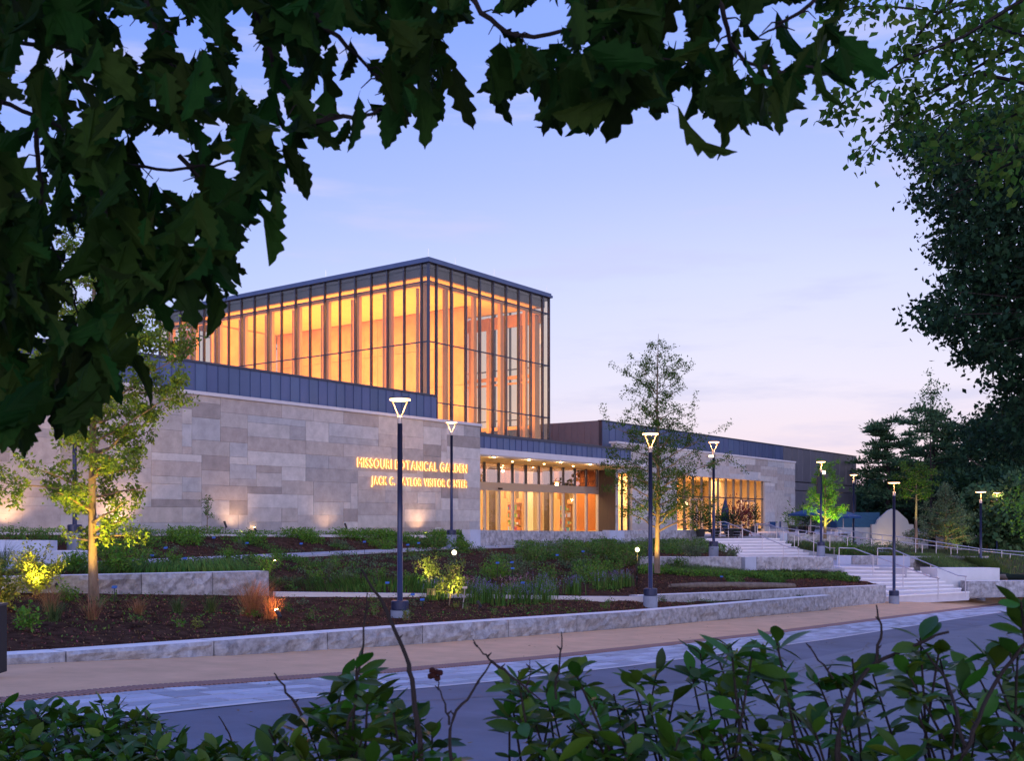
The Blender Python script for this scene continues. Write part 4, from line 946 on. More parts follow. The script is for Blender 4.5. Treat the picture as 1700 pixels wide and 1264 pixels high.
pine('pine right of the tall layered pine, half hidden by the dark maple', (at(1602,870,108).x,108,-3), 12.5, 4.6, 9000, 3)
pine('low pine between the two tallest pines', (at(1510,870,120).x,120,-3), 12.5, 4.0, 7000, 4)
q = at(1545,870,96)
tree('thin bare-looking tree rising above the pines', (q.x,96,-3), 15.2, .13, 16, leaf_pine, .30, 1500, seed=61, z0=.62, crown_r=lambda s: 2.6*(1.05-s)+.8, upward=1.5, bark_=bark_d, twig=.6)
wood_spec = [(1440,120,9,5),(1462,135,8,6),(1500,130,8.5,6),(1535,125,10.5,6),(1575,120,11,6),(1615,112,13,7),(1655,105,14.5,7),(1690,95,15,7),(1735,90,16,7),(1780,88,17,7),(1480,125,5.6,4),(1640,85,8,5),(1690,80,7,5)]
wlab = ['round dark tree at the zinc wall corner behind the white house','dark tree directly behind the white house gable','dark tree filling the gap left of the young tree','mid-green dark tree behind the young light green tree','dark tree rising behind the conifer bush','tall dark tree left of the paired far lamps','tall dark tree behind the paired far lamps','very tall dark tree near the right edge of the wood','tall tree of the wood at the right edge, partly out of view','last tall tree of the wood beyond the right edge','low dark tree hugging the house roof','low dark tree behind the higher far lamp','low dark tree at the right edge behind the ramp']
for k,((x,D,h,rx),l) in enumerate(zip(wood_spec, wlab)):
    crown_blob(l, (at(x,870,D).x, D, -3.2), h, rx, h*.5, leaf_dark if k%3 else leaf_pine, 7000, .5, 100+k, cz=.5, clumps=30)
# small yard trees left of the building (behind the big leaves)
crown_blob('tree beyond the roof at far left, seen through the leaves', (-34,85,-1), 15, 6, 6, leaf_lite, 6000, .3, 140)
pine('pine beyond the roof left of the glass hall', (at(195,500,92).x,92,-1), 17, 4.5, 6000, 9)

# the big dark maple at right and the pale-leaved branches in front of it
def mass_from_px(name, label, outline, D0, D1, n, size, m, seed, trunk, cat='tree', aspect=.62, clump=40, cs=26, group=None, bark_=bark_d, branches=()):
    """a crown that fills an outline given by photo positions, with real depth D0..D1"""
    r = np.random.default_rng(seed); P = []
    poly = np.array(outline, float); x0,y0 = poly.min(0); x1,y1 = poly.max(0)
    def inside(x, y):
        c = False; j = len(poly)-1
        for i in range(len(poly)):
            xi, yi = poly[i]; xj, yj = poly[j]
            if (yi > y) != (yj > y) and x < (xj-xi)*(y-yi)/(yj-yi)+xi: c = not c
            j = i
        return c
    nc = n//clump; cen = []
    while len(cen) < nc:
        x, y = r.uniform(x0,x1), r.uniform(y0,y1)
        if inside(x, y):
            D = r.uniform(D0,D1); cen.append(at(x,y,D))
            c = np.array(cen[-1]); s = cs/1730*D; P.append(c+r.normal(size=(clump,3))*s*np.array([1.25,1.25,.42]))
    t = thing(name, label, cat, tuple(trunk[0]), group=group)
    mb = MB(); mb.tube(trunk, [.3*(1-.7*i/(len(trunk)-1)) for i in range(len(trunk))], 9); mb.build('trunk', bark_, t)
    mb = MB()
    for i in range(0, len(cen), 3):
        tpt = min((Vector(p) for p in trunk[1:]), key=lambda q_: (q_-cen[i]).length); mid = tpt.lerp(cen[i],.5)+Vector((0,0,.2))
        mb.tube([tpt.lerp(mid,.2), mid, cen[i]], [.05,.025,.006], 3, cap=False)
    mb.build('branches', bark_, t)
    cloud_obj('crown', [leaf_cloud(np.concatenate(P), size, aspect, 0, seed, droop=.5)], m, t)['kind'] = 'stuff'
    return t
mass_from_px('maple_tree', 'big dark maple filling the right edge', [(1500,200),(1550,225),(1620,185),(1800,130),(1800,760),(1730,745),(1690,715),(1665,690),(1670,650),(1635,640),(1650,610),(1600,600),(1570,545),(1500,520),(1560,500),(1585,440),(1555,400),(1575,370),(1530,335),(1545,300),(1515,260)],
             19, 25, 38000, .14, leaf_dark, 5, [Vector((13.5,22,-3.6)),Vector((13.2,22,0)),Vector((13.0,22,4)),Vector((12.6,22,8)),Vector((12.6,22,11))], cs=15, clump=40)
mass_from_px('maple_tree', 'low dark bough of the maple hanging over the far wood', [(1610,700),(1680,700),(1760,680),(1760,770),(1700,760),(1640,740)],
             26, 30, 4500, .14, leaf_dark, 6, [Vector((18,28,-3.6)),Vector((17.5,28,0)),Vector((16.8,28,2.5))], cs=20)
def strand(P, n, size, seed, jitter):
    r = np.random.default_rng(seed); out_ = []
    for k in range(n):
        f = r.random(); i = min(len(P)-2, int(f*(len(P)-1))); a = f*(len(P)-1)-i
        out_.append(np.array(P[i].lerp(P[i+1], a))+r.normal(size=3)*jitter*(.4+.9*(1-f)))
    return np.array(out_)
def hanging_branches():
    t = thing('beech_tree', 'pale small-leaved branches hanging in at the top right corner', 'tree', (9.5,9,-2.5))
    MB().tube([(9.5,9,-3.0),(9.3,9,2),(8.8,9.0,6),(8.5,9,9)], [.2,.16,.1,.05], 8).build('trunk', bark, t)
    lines = [[(1760,-40),(1600,60),(1500,100),(1400,170),(1385,190)],[(1760,40),(1640,100),(1560,150),(1470,215),(1422,270)],[(1760,-60),(1560,20),(1480,10),(1420,10),(1360,40)],
             [(1780,100),(1680,130),(1600,180),(1560,230),(1540,290)],[(1780,60),(1700,60),(1640,40),(1600,90),(1560,80)],[(1780,240),(1700,260),(1660,280),(1640,300)],[(1780,0),(1680,20),(1640,60),(1620,10)],[(1760,120),(1700,180),(1640,220),(1590,250)],
             [(1700,-50),(1600,-20),(1530,50),(1500,95)],[(1760,150),(1620,120),(1530,160),(1480,170)],[(1780,180),(1700,120),(1620,160),(1520,210),(1490,190)]]
    mb = MB(); C_ = []
    for k, ln in enumerate(lines):
        D = 8.2+(k%4)*.5; P = [at(x,y,D+.25*i) for i,(x,y) in enumerate(ln)]
        mb.tube([Vector((8.8,9.0,5.2))]+P, [.05,.022,.014,.01,.006,.003][:len(P)+1], 5, cap=False)
        C_.append(leaf_cloud(strand(P, 240 if k < 6 else 300, .09, 200+k, .16), .095, .62, 0, 300+k, droop=.5))
    mb.build('branches', bark_d, t); cloud_obj('leaves', C_, mat('beech_leaf', (.075, .155, .022), .6, island=.45, trans=.45, spec=.15), t)['kind'] = 'stuff'
hanging_branches()
mass_from_px('lit_tree', 'bright green bush-like tree at the right edge beside the ramp', [(1685,830),(1705,800),(1760,790),(1760,900),(1700,890)], 30, 33, 1600, .10, leaf_green, 8, [Vector((16.2,31,-3.4)),Vector((16.2,31,-1)),Vector((16.1,31,.6))], cs=16)
spot('tree_uplight', (15.4,29.6,-2.6), (15.9,31,.2), 110, (.95,1,.2), 70)

# ------------------------------------------------------------------ little white house
HD = 86; hp = at(1482,905,HD); hz = -2.3; hw = 1.72; hs = .69
house = thing('white_house', 'little white house with a curved gable and teal roof, right of the zinc wall', 'house', (hp.x,122,hz))
gab = [(a*hs,b*hs*.84) for a,b in [(-2.5,0),(2.5,0),(2.5,3.0),(1.95,3.05),(1.75,3.7),(1.15,4.35),(.55,5.0),(0,5.25),(-.55,5.0),(-1.15,4.35),(-1.75,3.7),(-1.95,3.05),(-2.5,3.0)]]
mb = MB(); n = len(gab)
mb.add([(hp.x+a,HD,hz+b) for a,b in gab]+[(hp.x+a,HD+.3,hz+b) for a,b in gab], [tuple(range(n)), tuple(range(n,2*n))[::-1]]+[(i,(i+1)%n,n+(i+1)%n,n+i) for i in range(n)])
mb.build('gable_wall', white_w, house)
MB().prism([(hp.x-4.4,HD+.35),(hp.x+1.5,HD+.35),(hp.x+1.5,HD+4.4),(hp.x-4.4,HD+4.4)], hz-.5, hz+1.5).build('wall', white_w, house)
mb = MB(); mb.add([(hp.x-4.5,HD+.32,hz+1.5),(hp.x-1.0,HD+.32,hz+1.5),(hp.x-.3,HD+2.2,hz+2.75),(hp.x-4.5,HD+2.2,hz+2.75),(hp.x-4.5,HD+4.5,hz+1.5),(hp.x+1.6,HD+4.5,hz+1.5)], [(0,1,2,3),(3,2,5,4),(0,3,4)])
mb.build('roof', teal, house)
MB().box(hp.x+hw-.1,hp.x+hw+1.3,HD+.4,HD+2.8,hz-.3,hz+1.2).build('annex', white_w, house); MB().box(hp.x+hw+.2,hp.x+hw+.9,HD+.36,HD+.4,hz+.4,hz+.9).build('window', dark, house)
MB().tube([(hp.x-1.2,HD-1.6,hz-.5),(hp.x-1.2,HD-1.6,hz+.1)], .05, 6).build('ground_lamp', dark, house)
spot('house_light', (hp.x-1.2,HD-1.6,hz+.2), (hp.x-.4,HD,hz+.8), 90, (1,.62,.3), 110, 1)

# ------------------------------------------------------------------ patio furniture
def umbrella(label, c, r_, h, m, closed=False):
    t = thing('patio_umbrella', label, 'umbrella', tuple(c)); X,Y,Z = c
    MB().tube([(X,Y,Z),(X,Y,Z+h)], .025, 6).build('pole', steel, t); MB().tube([(X,Y,Z),(X,Y,Z+.08)], .3, 10).build('base', dark, t)
    if closed: MB().tube([(X,Y,Z+.75),(X,Y,Z+1.0),(X,Y,Z+1.7),(X,Y,Z+h-.1),(X,Y,Z+h+.05)], [.26,.30,.2,.07,.01], 9).build('canopy', m, t)
    else:
        mb = MB(); n = 8; ring = [(X+math.cos(a)*r_,Y+math.sin(a)*r_,Z+h-.42) for a in np.linspace(0,2*math.pi,n,endpoint=False)]
        low = [(p[0],p[1],p[2]-.12) for p in ring]
        mb.add(ring+[(X,Y,Z+h)]+low, [(i,(i+1)%n,n) for i in range(n)]+[(n+1+i,n+1+(i+1)%n,(i+1)%n,i) for i in range(n)]); mb.build('canopy', m, t)
        for k in range(n): MB().tube([(X,Y,Z+h-.5),ring[k]], .01, 3).build('rib', steel, t)
c = at(1346,870,69); umbrella('open blue patio umbrella left of the green-lit tree', (c.x,69,-1.1), 1.5, 1.75, canvas)
c = at(1400,870,72); umbrella('open blue patio umbrella right of the green-lit tree', (c.x,72,-1.2), 1.3, 1.7, canvas)
c = at(1204,870,66.5); umbrella('closed navy umbrella standing in front of the cafe window', (c.x,66.5,-1.1), 1, 2.3, canvas_d, True)
def pot_plant(label, c, h, r_, m, sz, n, seed):
    t = thing('potted_plant', label, 'potted plant', tuple(c)); X,Y,Z = c
    MB().tube([(X,Y,Z),(X,Y,Z+.45),(X,Y,Z+.5)], [.22,.32,.30], 10).build('pot', dark, t)
    nr = np.random.default_rng(seed); P = nr.normal(size=(n,3))*np.array([r_*.5,r_*.5,h*.28])+np.array([X,Y,Z+.5+h*.45])
    cloud_obj('foliage', [leaf_cloud(P, sz, .35, .4, seed)], m, t)
    MB().tube([(X,Y,Z+.45),(X+.05,Y,Z+.5+h*.6)], .02, 4).build('stem', bark, t)
redleaf = mat('red_leaf', (.16,.035,.03), .7, island=.4, trans=.2)
for k,(x,D,z,h,r_,m_,l) in enumerate(((1163,65,-1.2,1.2,.6,leaf_dark,'dark potted shrub at the left end of the guardrail'),(1187,66,-1.2,1.4,.7,leaf_bed,'leafy potted shrub left of the closed umbrella'),(1222,66.5,-1.2,1.7,.8,redleaf,'reddish potted shrub right of the closed umbrella'),(1237,67.5,-1.2,1.6,.5,redleaf,'tall red-leaved potted plant before the cafe double doors'),
        (1211,65.5,-1.2,1.0,.8,leaf_dark,'low dark potted shrub under the closed umbrella'),(1252,76,-1.1,1.5,.3,leaf_dark,'narrow topiary pot beside the cafe double doors'),(1332,74,-1.1,1.3,.9,leaf_bed,'spiky potted plant under the left open umbrella'),(1346,73,-1.1,1.2,.7,leaf_dark,'dark potted plant left of the green-lit tree trunk'),(1315,80,-1.1,1.0,.6,leaf_bed,'potted plant at the corner of the cafe stone wall'))):
    q = at(x,880,D); pot_plant(l, (q.x,D,z), h, r_, m_, .22, 380, 50+k)
def chair(label, c, rz):
    t = thing('patio_chair', label, 'chair', tuple(c), group='blue patio chairs on the terrace'); t.rotation_euler = (0,0,rz); X,Y,Z = c
    MB().box(X-.25,X+.25,Y-.25,Y+.25,Z+.42,Z+.46).build('seat', canvas, t); MB().box(X-.25,X+.25,Y+.22,Y+.26,Z+.5,Z+.9).build('backrest', canvas, t)
    for a in (-.22,.22):
        for b in (-.22,.22): MB().tube([(X+a,Y+b,Z),(X+a,Y+b,Z+(.42 if b<0 else .88))], .015, 4).build('leg', steel, t)
for k,(x,D,l) in enumerate(((1284,72,'blue patio chair right of the cafe double doors'),(1301,74,'blue patio chair near the corner of the cafe stone wall'),(1388,70,'blue patio chair under the right open umbrella'),(1202,65.6,'blue patio chair below the closed navy umbrella'))):
    q = at(x,880,D); chair(l, (q.x,D,-1.18), k*1.1)

# ------------------------------------------------------------------ planting
def shrub(label, base, h, rad, m, n, size, seed, cat='shrub', name='shrub', group=None, squash=1.0, aspect=.5, flower=None):
    t = thing(name, label, cat, tuple(base), group=group); nr = np.random.default_rng(seed); b = Vector(base); r = random.Random(seed)
    mb = MB(); ends = []
    for k in range(max(5, int(9*rad/.3) if rad < 1 else 16)):
        a = r.uniform(0,6.28); q_ = rad*math.sqrt(r.random()); e = b+Vector((math.cos(a)*q_, math.sin(a)*q_, h*(1-.45*(q_/rad)**2)*r.uniform(.65,1)))
        mb.tube([b+Vector((math.cos(a)*.03,math.sin(a)*.03,0)), b.lerp(e,.5)+Vector((0,0,h*.05)), e], [.008,.006,.003], 3, cap=False); ends.append((b,e))
    mb.build('stems', bark, t)
    A = np.array([tuple(p[1]) for p in ends]); B0 = np.array(tuple(b)); i = nr.integers(0,len(A),n); f = nr.uniform(.25,1.08,n)[:,None]
    P = B0+(A[i]-B0)*f+nr.normal(size=(n,3))*size*.8; P[:,2] = np.maximum(P[:,2], b.z+.02)
    cloud_obj('leaves', [leaf_cloud(P, size, aspect, .3, seed)], m, t)['kind'] = 'stuff'
    if flower:
        Q = A[nr.integers(0,len(A),40)]+nr.normal(size=(40,3))*.03; cloud_obj('flowers', [leaf_cloud(Q+np.array([0,0,.05]), size*.8, .7, .3, seed+1)], flower, t)
    return t
def clump(label, base, h, n, m, wd, seed, rad=.08, name='grass_clump', cat='grass clump', group=None, lean=.4, flower=None):
    t = thing(name, label, cat, tuple(base), group=group); nr = np.random.default_rng(seed)
    P = np.array(base)+nr.normal(size=(n,3))*np.array([rad,rad,0]); V, F = blades(P, h, wd, seed, lean)
    F = F.copy(); me_off = np.array(base)
    quads = F[:n]; tris = F[n:,:3]
    me = bpy.data.meshes.new('blades'); me.from_pydata((V-me_off).tolist(), [], quads.tolist()+tris.tolist()); me.materials.append(m)
    o = link('blades', me, t, Vector(base)); o['kind'] = 'stuff'
    if flower:
        top = V.reshape(-1,5,3)[:,4]; cloud_obj('flower_spikes', [leaf_cloud(np.concatenate([top-np.array([0,0,.03*k_]) for k_ in range(4)])[::2], .03, .6, .5, seed)], flower, t)['kind'] = 'stuff'
    return t
def px_bed(x, y, D):    # a spot in the beds under the line of sight through x, y
    q_ = at(x,y,D); return (q_.x, q_.y, bed_z(q_.x,q_.y))
# shrubs one can tell apart, by place
SH = [(60,1000,21.5,1.05,.62,leaf_yel,2400,.075,'yellow-green lit shrub at left, right of the smaller corner shrub'),
      (2,1020,19.0,.95,.5,leaf_yel,1500,.075,'orange-lit shrub cut off by the left edge of the bed'),
      (192,968,24.6,.85,.7,leaf_green,1400,.085,'dark green shrub against the wall, right of the lit trunk'),
      (122,962,24.9,.6,.4,leaf_green,700,.08,'green shrub against the wall, left of the lit trunk'),
      (48,1085,17.2,.45,.28,leaf_green,420,.07,'bright green low plant near the left end of the seat wall'),
      (110,1008,21.2,.4,.28,leaf_green,340,.07,'small green plant in the mulch just left of the lit trunk'),
      (30,900,29.4,.85,.75,leaf_bed,1200,.07,'bushy shrub behind the bench block at left'),
      (80,893,29.6,.7,.5,leaf_bed,800,.07,'bushy shrub at the foot of the left pole'),
      (175,890,30.8,.7,.6,leaf_bed,800,.07,'shrub right of the left pole, behind the trunk'),
      (241,942,28.4,.5,.32,leaf_green,420,.06,'small upright green plant by the walkway with a blue label'),
      (292,937,29.4,.5,.32,leaf_green,420,.06,'small upright green plant in the middle of the walkway edge'),
      (377,935,31.0,.55,.34,leaf_green,440,.06,'small upright green plant at the right end of the left stone wall top'),
      (444,945,29.5,.62,.42,leaf_green,620,.06,'rounded light green plant beside the walkway spotlight'),
      (526,943,30.0,.45,.34,leaf_green,520,.055,'light green round plant right of the walkway spotlight'),
      (505,928,32.0,.45,.34,leaf_bed,420,.06,'green plant behind the light green round plant'),
      (570,945,30.2,.4,.4,leaf_grey,420,.06,'grey-green plant left of the big near pole'),
      (640,885,42.0,.55,.6,leaf_green,900,.08,'leafy green shrub at the wall, left of the big near pole'),
      (700,885,43.0,.7,.7,leaf_bed,900,.09,'leafy shrub at the wall under the word VISITOR'),
      (722,893,42.5,.8,.75,leaf_bed,900,.09,'leafy shrub at the wall left of the pole by GARDEN'),
      (765,893,43.5,.6,.6,leaf_green,700,.09,'leafy shrub between the pole by GARDEN and the smooth block'),
      (632,930,32.0,.35,.3,leaf_green,260,.06,'bright green tuft just left of the big near pole'),
      (676,935,31.0,.38,.32,leaf_green,320,.06,'green tuft just right of the big near pole'),
      (824,930,33.5,.85,.55,leaf_green,1000,.075,'tall green shrub in the flowery bed, nearest the saplings'),
      (880,905,40.0,1.1,.7,leaf_bed,1100,.085,'tall dark shrub in front of the rough entrance wall'),
      (915,945,33.0,.75,.55,leaf_bed,900,.07,'green shrub in the middle of the flowery bed'),
      (985,930,36.0,.95,.7,leaf_green,1100,.075,'bright shrub below the entrance wall, right part of the bed'),
      (940,898,41.5,1.2,.8,leaf_bed,1200,.085,'tall shrub below the middle of the entrance wall'),
      (1000,895,43.0,1.1,.8,leaf_bed,1200,.085,'tall shrub with pale plumes below the smooth entrance block'),
      (1040,915,40.5,.9,.8,leaf_bed,1100,.08,'dense shrub left of the second lit tree'),
      (860,925,36.0,.8,.6,leaf_grey,900,.07,'grey-green shrub between the bright shrubs'),
      (1150,915,44.0,.85,.8,leaf_grey,1000,.085,'grey-green shrub left of the lamp by the upper steps'),
      (1125,920,42.5,.7,.6,leaf_bed,800,.08,'shrub right of the second lit trunk'),
      (1215,918,45.6,.5,.55,leaf_grey,600,.075,'low grey shrub right of the lamp by the upper steps'),
      (1410,895,60.0,1.0,.6,leaf_bed,900,.10,'round shrub behind the ramp rail by the zinc corner'),
      (1455,905,56.0,.9,1.0,leaf_grey,1000,.10,'shrub below the white house behind the ramp rail'),
      (1490,910,55.0,.8,.9,leaf_grey,900,.10,'shrub between the white house and the young tree'),
      (1400,915,56.5,.7,.8,leaf_bed,900,.09,'shrub right of the lamp with the black box'),
      (1430,915,56.0,.7,.8,leaf_bed,900,.09,'shrub behind the smooth wall at the head of the lower steps')]
for k,(x,y,D,h,r_,m_,n,sz,l) in enumerate(SH):
    b = px_bed(x,y,D)
    if D > 50: b = (b[0],b[1],max(b[2],-2.1))
    shrub(l, b, h, r_, m_, n, sz, 500+k)
for (x,y,D,dx,e,col) in ((60,1000,21.5,.55,34,(1,.75,.15)),(2,1020,19.0,-.5,50,(1,.5,.1)),(444,945,29.5,.2,14,(1,.8,.4))):
    b = px_bed(x,y,D); spot('shrub_light', (b[0]+dx,b[1]-.9,b[2]+.15), (b[0],b[1],b[2]+.5), e, col, 90)
# grasses
b = px_bed(418,1022,22.0)
clump('red-lit feathery grass clump beside a small spotlight', b, .85, 480, grass_y, .006, 41, .07, lean=.95)
spot('grass_light', (b[0]+.9,b[1]-.9,b[2]+.3), (b[0],b[1],b[2]+.45), 60, (1,.33,.06), 80)
b = px_bed(450,1022,21.6); clump('smaller red-lit grass clump right of the feathery one', b, .6, 260, grass_y, .006, 42, .06, lean=.9)
for k,(x,y,D,h,m_,l) in enumerate(((152,1050,19.0,.5,grass_y,'dry brown grass clump below the lit trunk'),(85,1040,19.5,.55,grass_y,'dry brown grass clump between the left green plants'),(230,1030,20.5,.4,grass_y,'dry brown grass tuft right of the trunk'),(295,1028,21.2,.35,grass_g,'green grass tuft in the open mulch'),(350,1025,21.5,.4,grass_g,'green and brown grass tuft left of the red-lit clump'),
        (88,1055,18.5,.4,grass_g,'dark green grass tuft near the seat wall at left'),(5,935,26,.8,grass_g,'tall blue-green grass at the left edge'))):
    clump(l, px_bed(x,y,D), h, 150, m_, .007, 60+k, .045, lean=.95)
# small tufts scattered in the open mulch
rs_ = random.Random(12)
for k in range(34):
    p_ = on_bed('mulch_bed', rs_.uniform(.35,.97), rs_.uniform(.1,.9)); m_ = [leaf_green, leaf_bed, leaf_yel, leaf_grey][rs_.choice((0,0,1,1,1,3,2))]
    shrub('small green seedling plant dotted in the dark mulch of the front bed', tuple(p_), rs_.uniform(.12,.28), rs_.uniform(.1,.2), m_, 90, .05, 900+k, cat='plant', name='seedling_plant', group='seedling plants scattered in the front bed')
for k in range(46):
    p_ = on_bed(['mulch_bed_middle','mulch_bed_upper','mulch_bed_under_entrance'][k%3], rs_.uniform(.2,.98), rs_.uniform(.1,.9)); m_ = [leaf_green, leaf_bed, leaf_yel, leaf_grey][rs_.choice((0,0,1,3,3,0))]
    shrub('low rounded green plant in the planted terraces behind the front bed', tuple(p_), rs_.uniform(.25,.5), rs_.uniform(.2,.38), m_, 260, .06, 950+k, cat='plant', name='terrace_plant', group='low rounded plants in the terraces')
# flowery perennials, purple and pink spikes
fl = [(735,972,28.5,flower_p),(787,985,28,flower_p),(782,960,29.5,flower_k),(812,985,28.3,flower_p),(830,992,28.0,flower_p),(860,985,29,flower_p),(868,962,31,flower_k),(880,990,29,flower_p),(905,985,29.5,flower_p),(915,975,30.5,flower_p),(948,965,32,flower_p),(955,975,32,flower_p),(995,968,34,flower_p),(1012,965,34.5,flower_p),(1022,966,34.5,flower_p),(1040,968,35,flower_p),(800,975,29,flower_p),(895,955,31.5,flower_p),(716,980,28,flower_p),(847,970,30,flower_k)]
FLL = ['between the two yellow-lit saplings','just right of the leaning sapling','behind the lighting stake','right of the lighting stake by the thin curb','third along the thin curb','at the thin curb before the middle of the bed','behind the middle of the purple drift','at the thin curb, centre of the purple drift','right of centre in the front of the purple drift','in the middle rank of the purple drift',
  'behind the gap right of the purple drift','right of the purple drift, second in its rank','alone before the dense shrubs','first of the three by the right end of the bed','second of the three by the right end of the bed','last at the right end of the bed','in the second rank behind the lighting stake','in the back rank of the purple drift','left of the leaning sapling at the curb','in the second rank left of the drift centre']
for k,(x,y,D,f_) in enumerate(fl):
    clump(('purple' if f_ is flower_p else 'pink')+'-spiked perennial '+FLL[k], px_bed(x,y,D), .55, 90, leaf_bed, .016, 80+k, .12, name='flowering_perennial', cat='perennial', group='flowering perennials right of the saplings' if f_ is flower_p else 'pink perennials right of the saplings', lean=.3, flower=f_)
# ground cover: too many to count
def cover(name, bed, n, s0, s1, t0, t1, size, m, seed, h=.12, patches=True):
    P = pts_bed(bed, n*3, s0, s1, t0, t1, seed)
    if patches:
        keep = np.array([mnoise.noise(Vector((p[0]*.9, p[1]*.9, seed*3.1))) > .20 for p in P]); P = P[keep]
    P = P[:n]; nr = np.random.default_rng(seed+9); P[:,2] += nr.uniform(0,h,len(P))
    o = cloud_obj(name, [leaf_cloud(P, size, .5, .5, seed)], m, off=P[0], kind='stuff'); o['category'] = 'ground cover'; return o
cover('ground_cover', 'mulch_bed_middle', 15000, .42, 1, .05, .95, .08, leaf_bed, 11, .16)
cover('ground_cover', 'mulch_bed_middle', 9000, .25, 1, .2, 1, .08, leaf_grey, 12, .14)
cover('ground_cover', 'mulch_bed_middle', 9000, .05, .55, .0, .8, .06, leaf_bed, 13, .10)
cover('ground_cover', 'mulch_bed_upper', 15000, .1, 1, .0, .95, .07, leaf_bed, 14, .14)
cover('ground_cover', 'mulch_bed_upper', 9000, .6, 1, .45, 1, .09, leaf_green, 15, .32)
cover('ground_cover', 'mulch_bed_upper', 5000, .35, 1, .05, .5, .06, leaf_grey, 16, .10)
cover('ground_cover', 'mulch_bed_under_entrance', 24000, 0, 1, .2, 1, .09, leaf_bed, 17, .34)
cover('ground_cover', 'mulch_bed_under_entrance', 12000, 0, 1, .3, 1, .09, leaf_grey, 18, .3)
cover('ground_cover', 'mulch_bed_by_log', 9000, .35, 1, .35, 1, .09, leaf_bed, 19, .22)
cover('ground_cover', 'mulch_bed_by_log', 7000, .0, .8, .75, 1, .09, leaf_green, 20, .22, False)
cover('ground_cover', 'mulch_bed', 2200, .3, 1, .05, .95, .055, leaf_bed, 21, .1)
cover('ground_cover', 'mulch_bed', 900, .3, 1, .05, .95, .055, leaf_green, 22, .08)
cover('ground_cover', 'mulch_bed_front', 1400, 0, 1, 0, 1, .05, leaf_grey, 23, .08)
P = np.array([tuple(B(random.uniform(6,40), random.uniform(31.05,31.8))) for _ in range(7000)]); P[:,2] = [-.42 for _ in P]
for i in range(len(P)):
    u_ = P[i,0]*SP+P[i,1]*CP; P[i,2] = pz(u_)+random.uniform(0,.16)
cloud_obj('ground_cover', [leaf_cloud(P, .07, .5, .5, 24)], leaf_green, off=P[0], kind='stuff')['category'] = 'ground cover'
# upright stems row above the thin curb
P = pts_bed('mulch_bed_middle', 3000, .52, .86, .02, .22, 31); V,F = blades(P, .30, .02, 31, .7)
me = bpy.data.meshes.new('perennial_row'); me.from_pydata((V-P[0]).tolist(), [], F[:len(P)].tolist()+F[len(P):,:3].tolist()); me.materials.append(leaf_bed)
o = link('perennial_stems', me, None, Vector(P[0])); o['kind'] = 'stuff'; o['category'] = 'perennials'
P = pts_bed('mulch_bed_by_log', 5000, .1, 1, .78, 1, 32); V,F = blades(P, .34, .02, 32, .8)
me = bpy.data.meshes.new('sedge'); me.from_pydata((V-P[0]).tolist(), [], F[:len(P)].tolist()+F[len(P):,:3].tolist()); me.materials.append(grass_g)
o = link('sedge_grass', me, None, Vector(P[0])); o['kind'] = 'stuff'; o['category'] = 'grass'
P = pts_bed('lawn', 16000, .0, .85, 0, 1, 33); V,F = blades(P, .3, .03, 33, .4)
me = bpy.data.meshes.new('meadow'); me.from_pydata((V-P[0]).tolist(), [], F[:len(P)].tolist()+F[len(P):,:3].tolist()); me.materials.append(grass_g)
o = link('meadow_grass', me, None, Vector(P[0])); o['kind'] = 'stuff'; o['category'] = 'grass'
# fallen log
lp = [at(x,y,D) for x,y,D in ((1112,981,36.5),(1160,979,37.5),(1220,976,38.8),(1280,973.5,40),(1318,972,40.8))]
lp = [Vector((p.x,p.y,bed_z(p.x,p.y)+.06)) for p in lp]
MBl = MB().tube(lp, [.07,.12,.13,.13,.11], 9); tag(MBl.build('fallen_log', log_m, None, tuple(lp[0]), smooth=True), 'long weathered log lying in the mulch above the low stone wall', 'log')

# ------------------------------------------------------------------ small fixtures
def fixture(label, x, y, D, glow=True, h=.28):
    b = px_bed(x,y,D); t = thing('spotlight', label, 'spotlight', b, group='small garden spotlights')
    MB().tube([b,(b[0],b[1],b[2]+h*.6)], .012, 5).build('stake', dark, t)
    MB().tube([(b[0]+.06,b[1]-.05,b[2]+h*.6-.02),(b[0]-.04,b[1]+.03,b[2]+h)], [.035,.045], 8).build('housing', dark, t)
    if glow: MB().tube([(b[0]-.042,b[1]+.032,b[2]+h+.002),(b[0]-.05,b[1]+.04,b[2]+h+.02)], .035, 8).build('lens', spotglow, t)
fixture('lit spotlight right of the red-lit grass', 462,1034,21.2); fixture('glowing spotlight at the walkway by the light green plant', 459,934,30.5)
fixture('glowing spotlight at the foot of the stone wall', 424,886,40.0); fixture('glowing spotlight at the yellow-green shrub', 91,970,22.4)
fixture('dark spotlight in the mulch right of the leaning sapling', 795,1018,26.5, False); fixture('dark spotlight at the wall foot left of the big near pole', 574,882,43.5, False, .5); fixture('dark spotlight at the wall foot by the thin sapling', 374,884,38.5, False, .5)
def globe(label, x, y, D):
    b = px_bed(x,y+14,D); z = at(x,y,D).z; t = thing('globe_light', label, 'garden light', b, group='small globe lights on stakes')
    MB().tube([b,(b[0],b[1],z-.07)], .01, 5).build('stake', dark, t)
    MB().tube([(b[0],b[1],z-.08),(b[0],b[1],z-.06),(b[0],b[1],z),(b[0],b[1],z+.06),(b[0],b[1],z+.08)], [.02,.06,.085,.06,.02], 12).build('globe', globeglow, t, smooth=True)
globe('round glowing globe above the saplings', 754,918,33); globe('round glowing globe left of the second lit tree', 1058,913,39)
tags = [(227,893,33),(275,910,31),(355,893,35),(233,927,28.6),(252,930,28.6),(307,935,29),(190,975,22),(643,968,28.5),(701,999,26),(826,935,33),(850,934,33.5),(851,944,33),(868,968,30),(925,922,37),(677,905,38),(695,902,39),(500,903,37),(410,903,36),(968,916,38),(1198,966,40),(605,900,38),(685,999,27)]
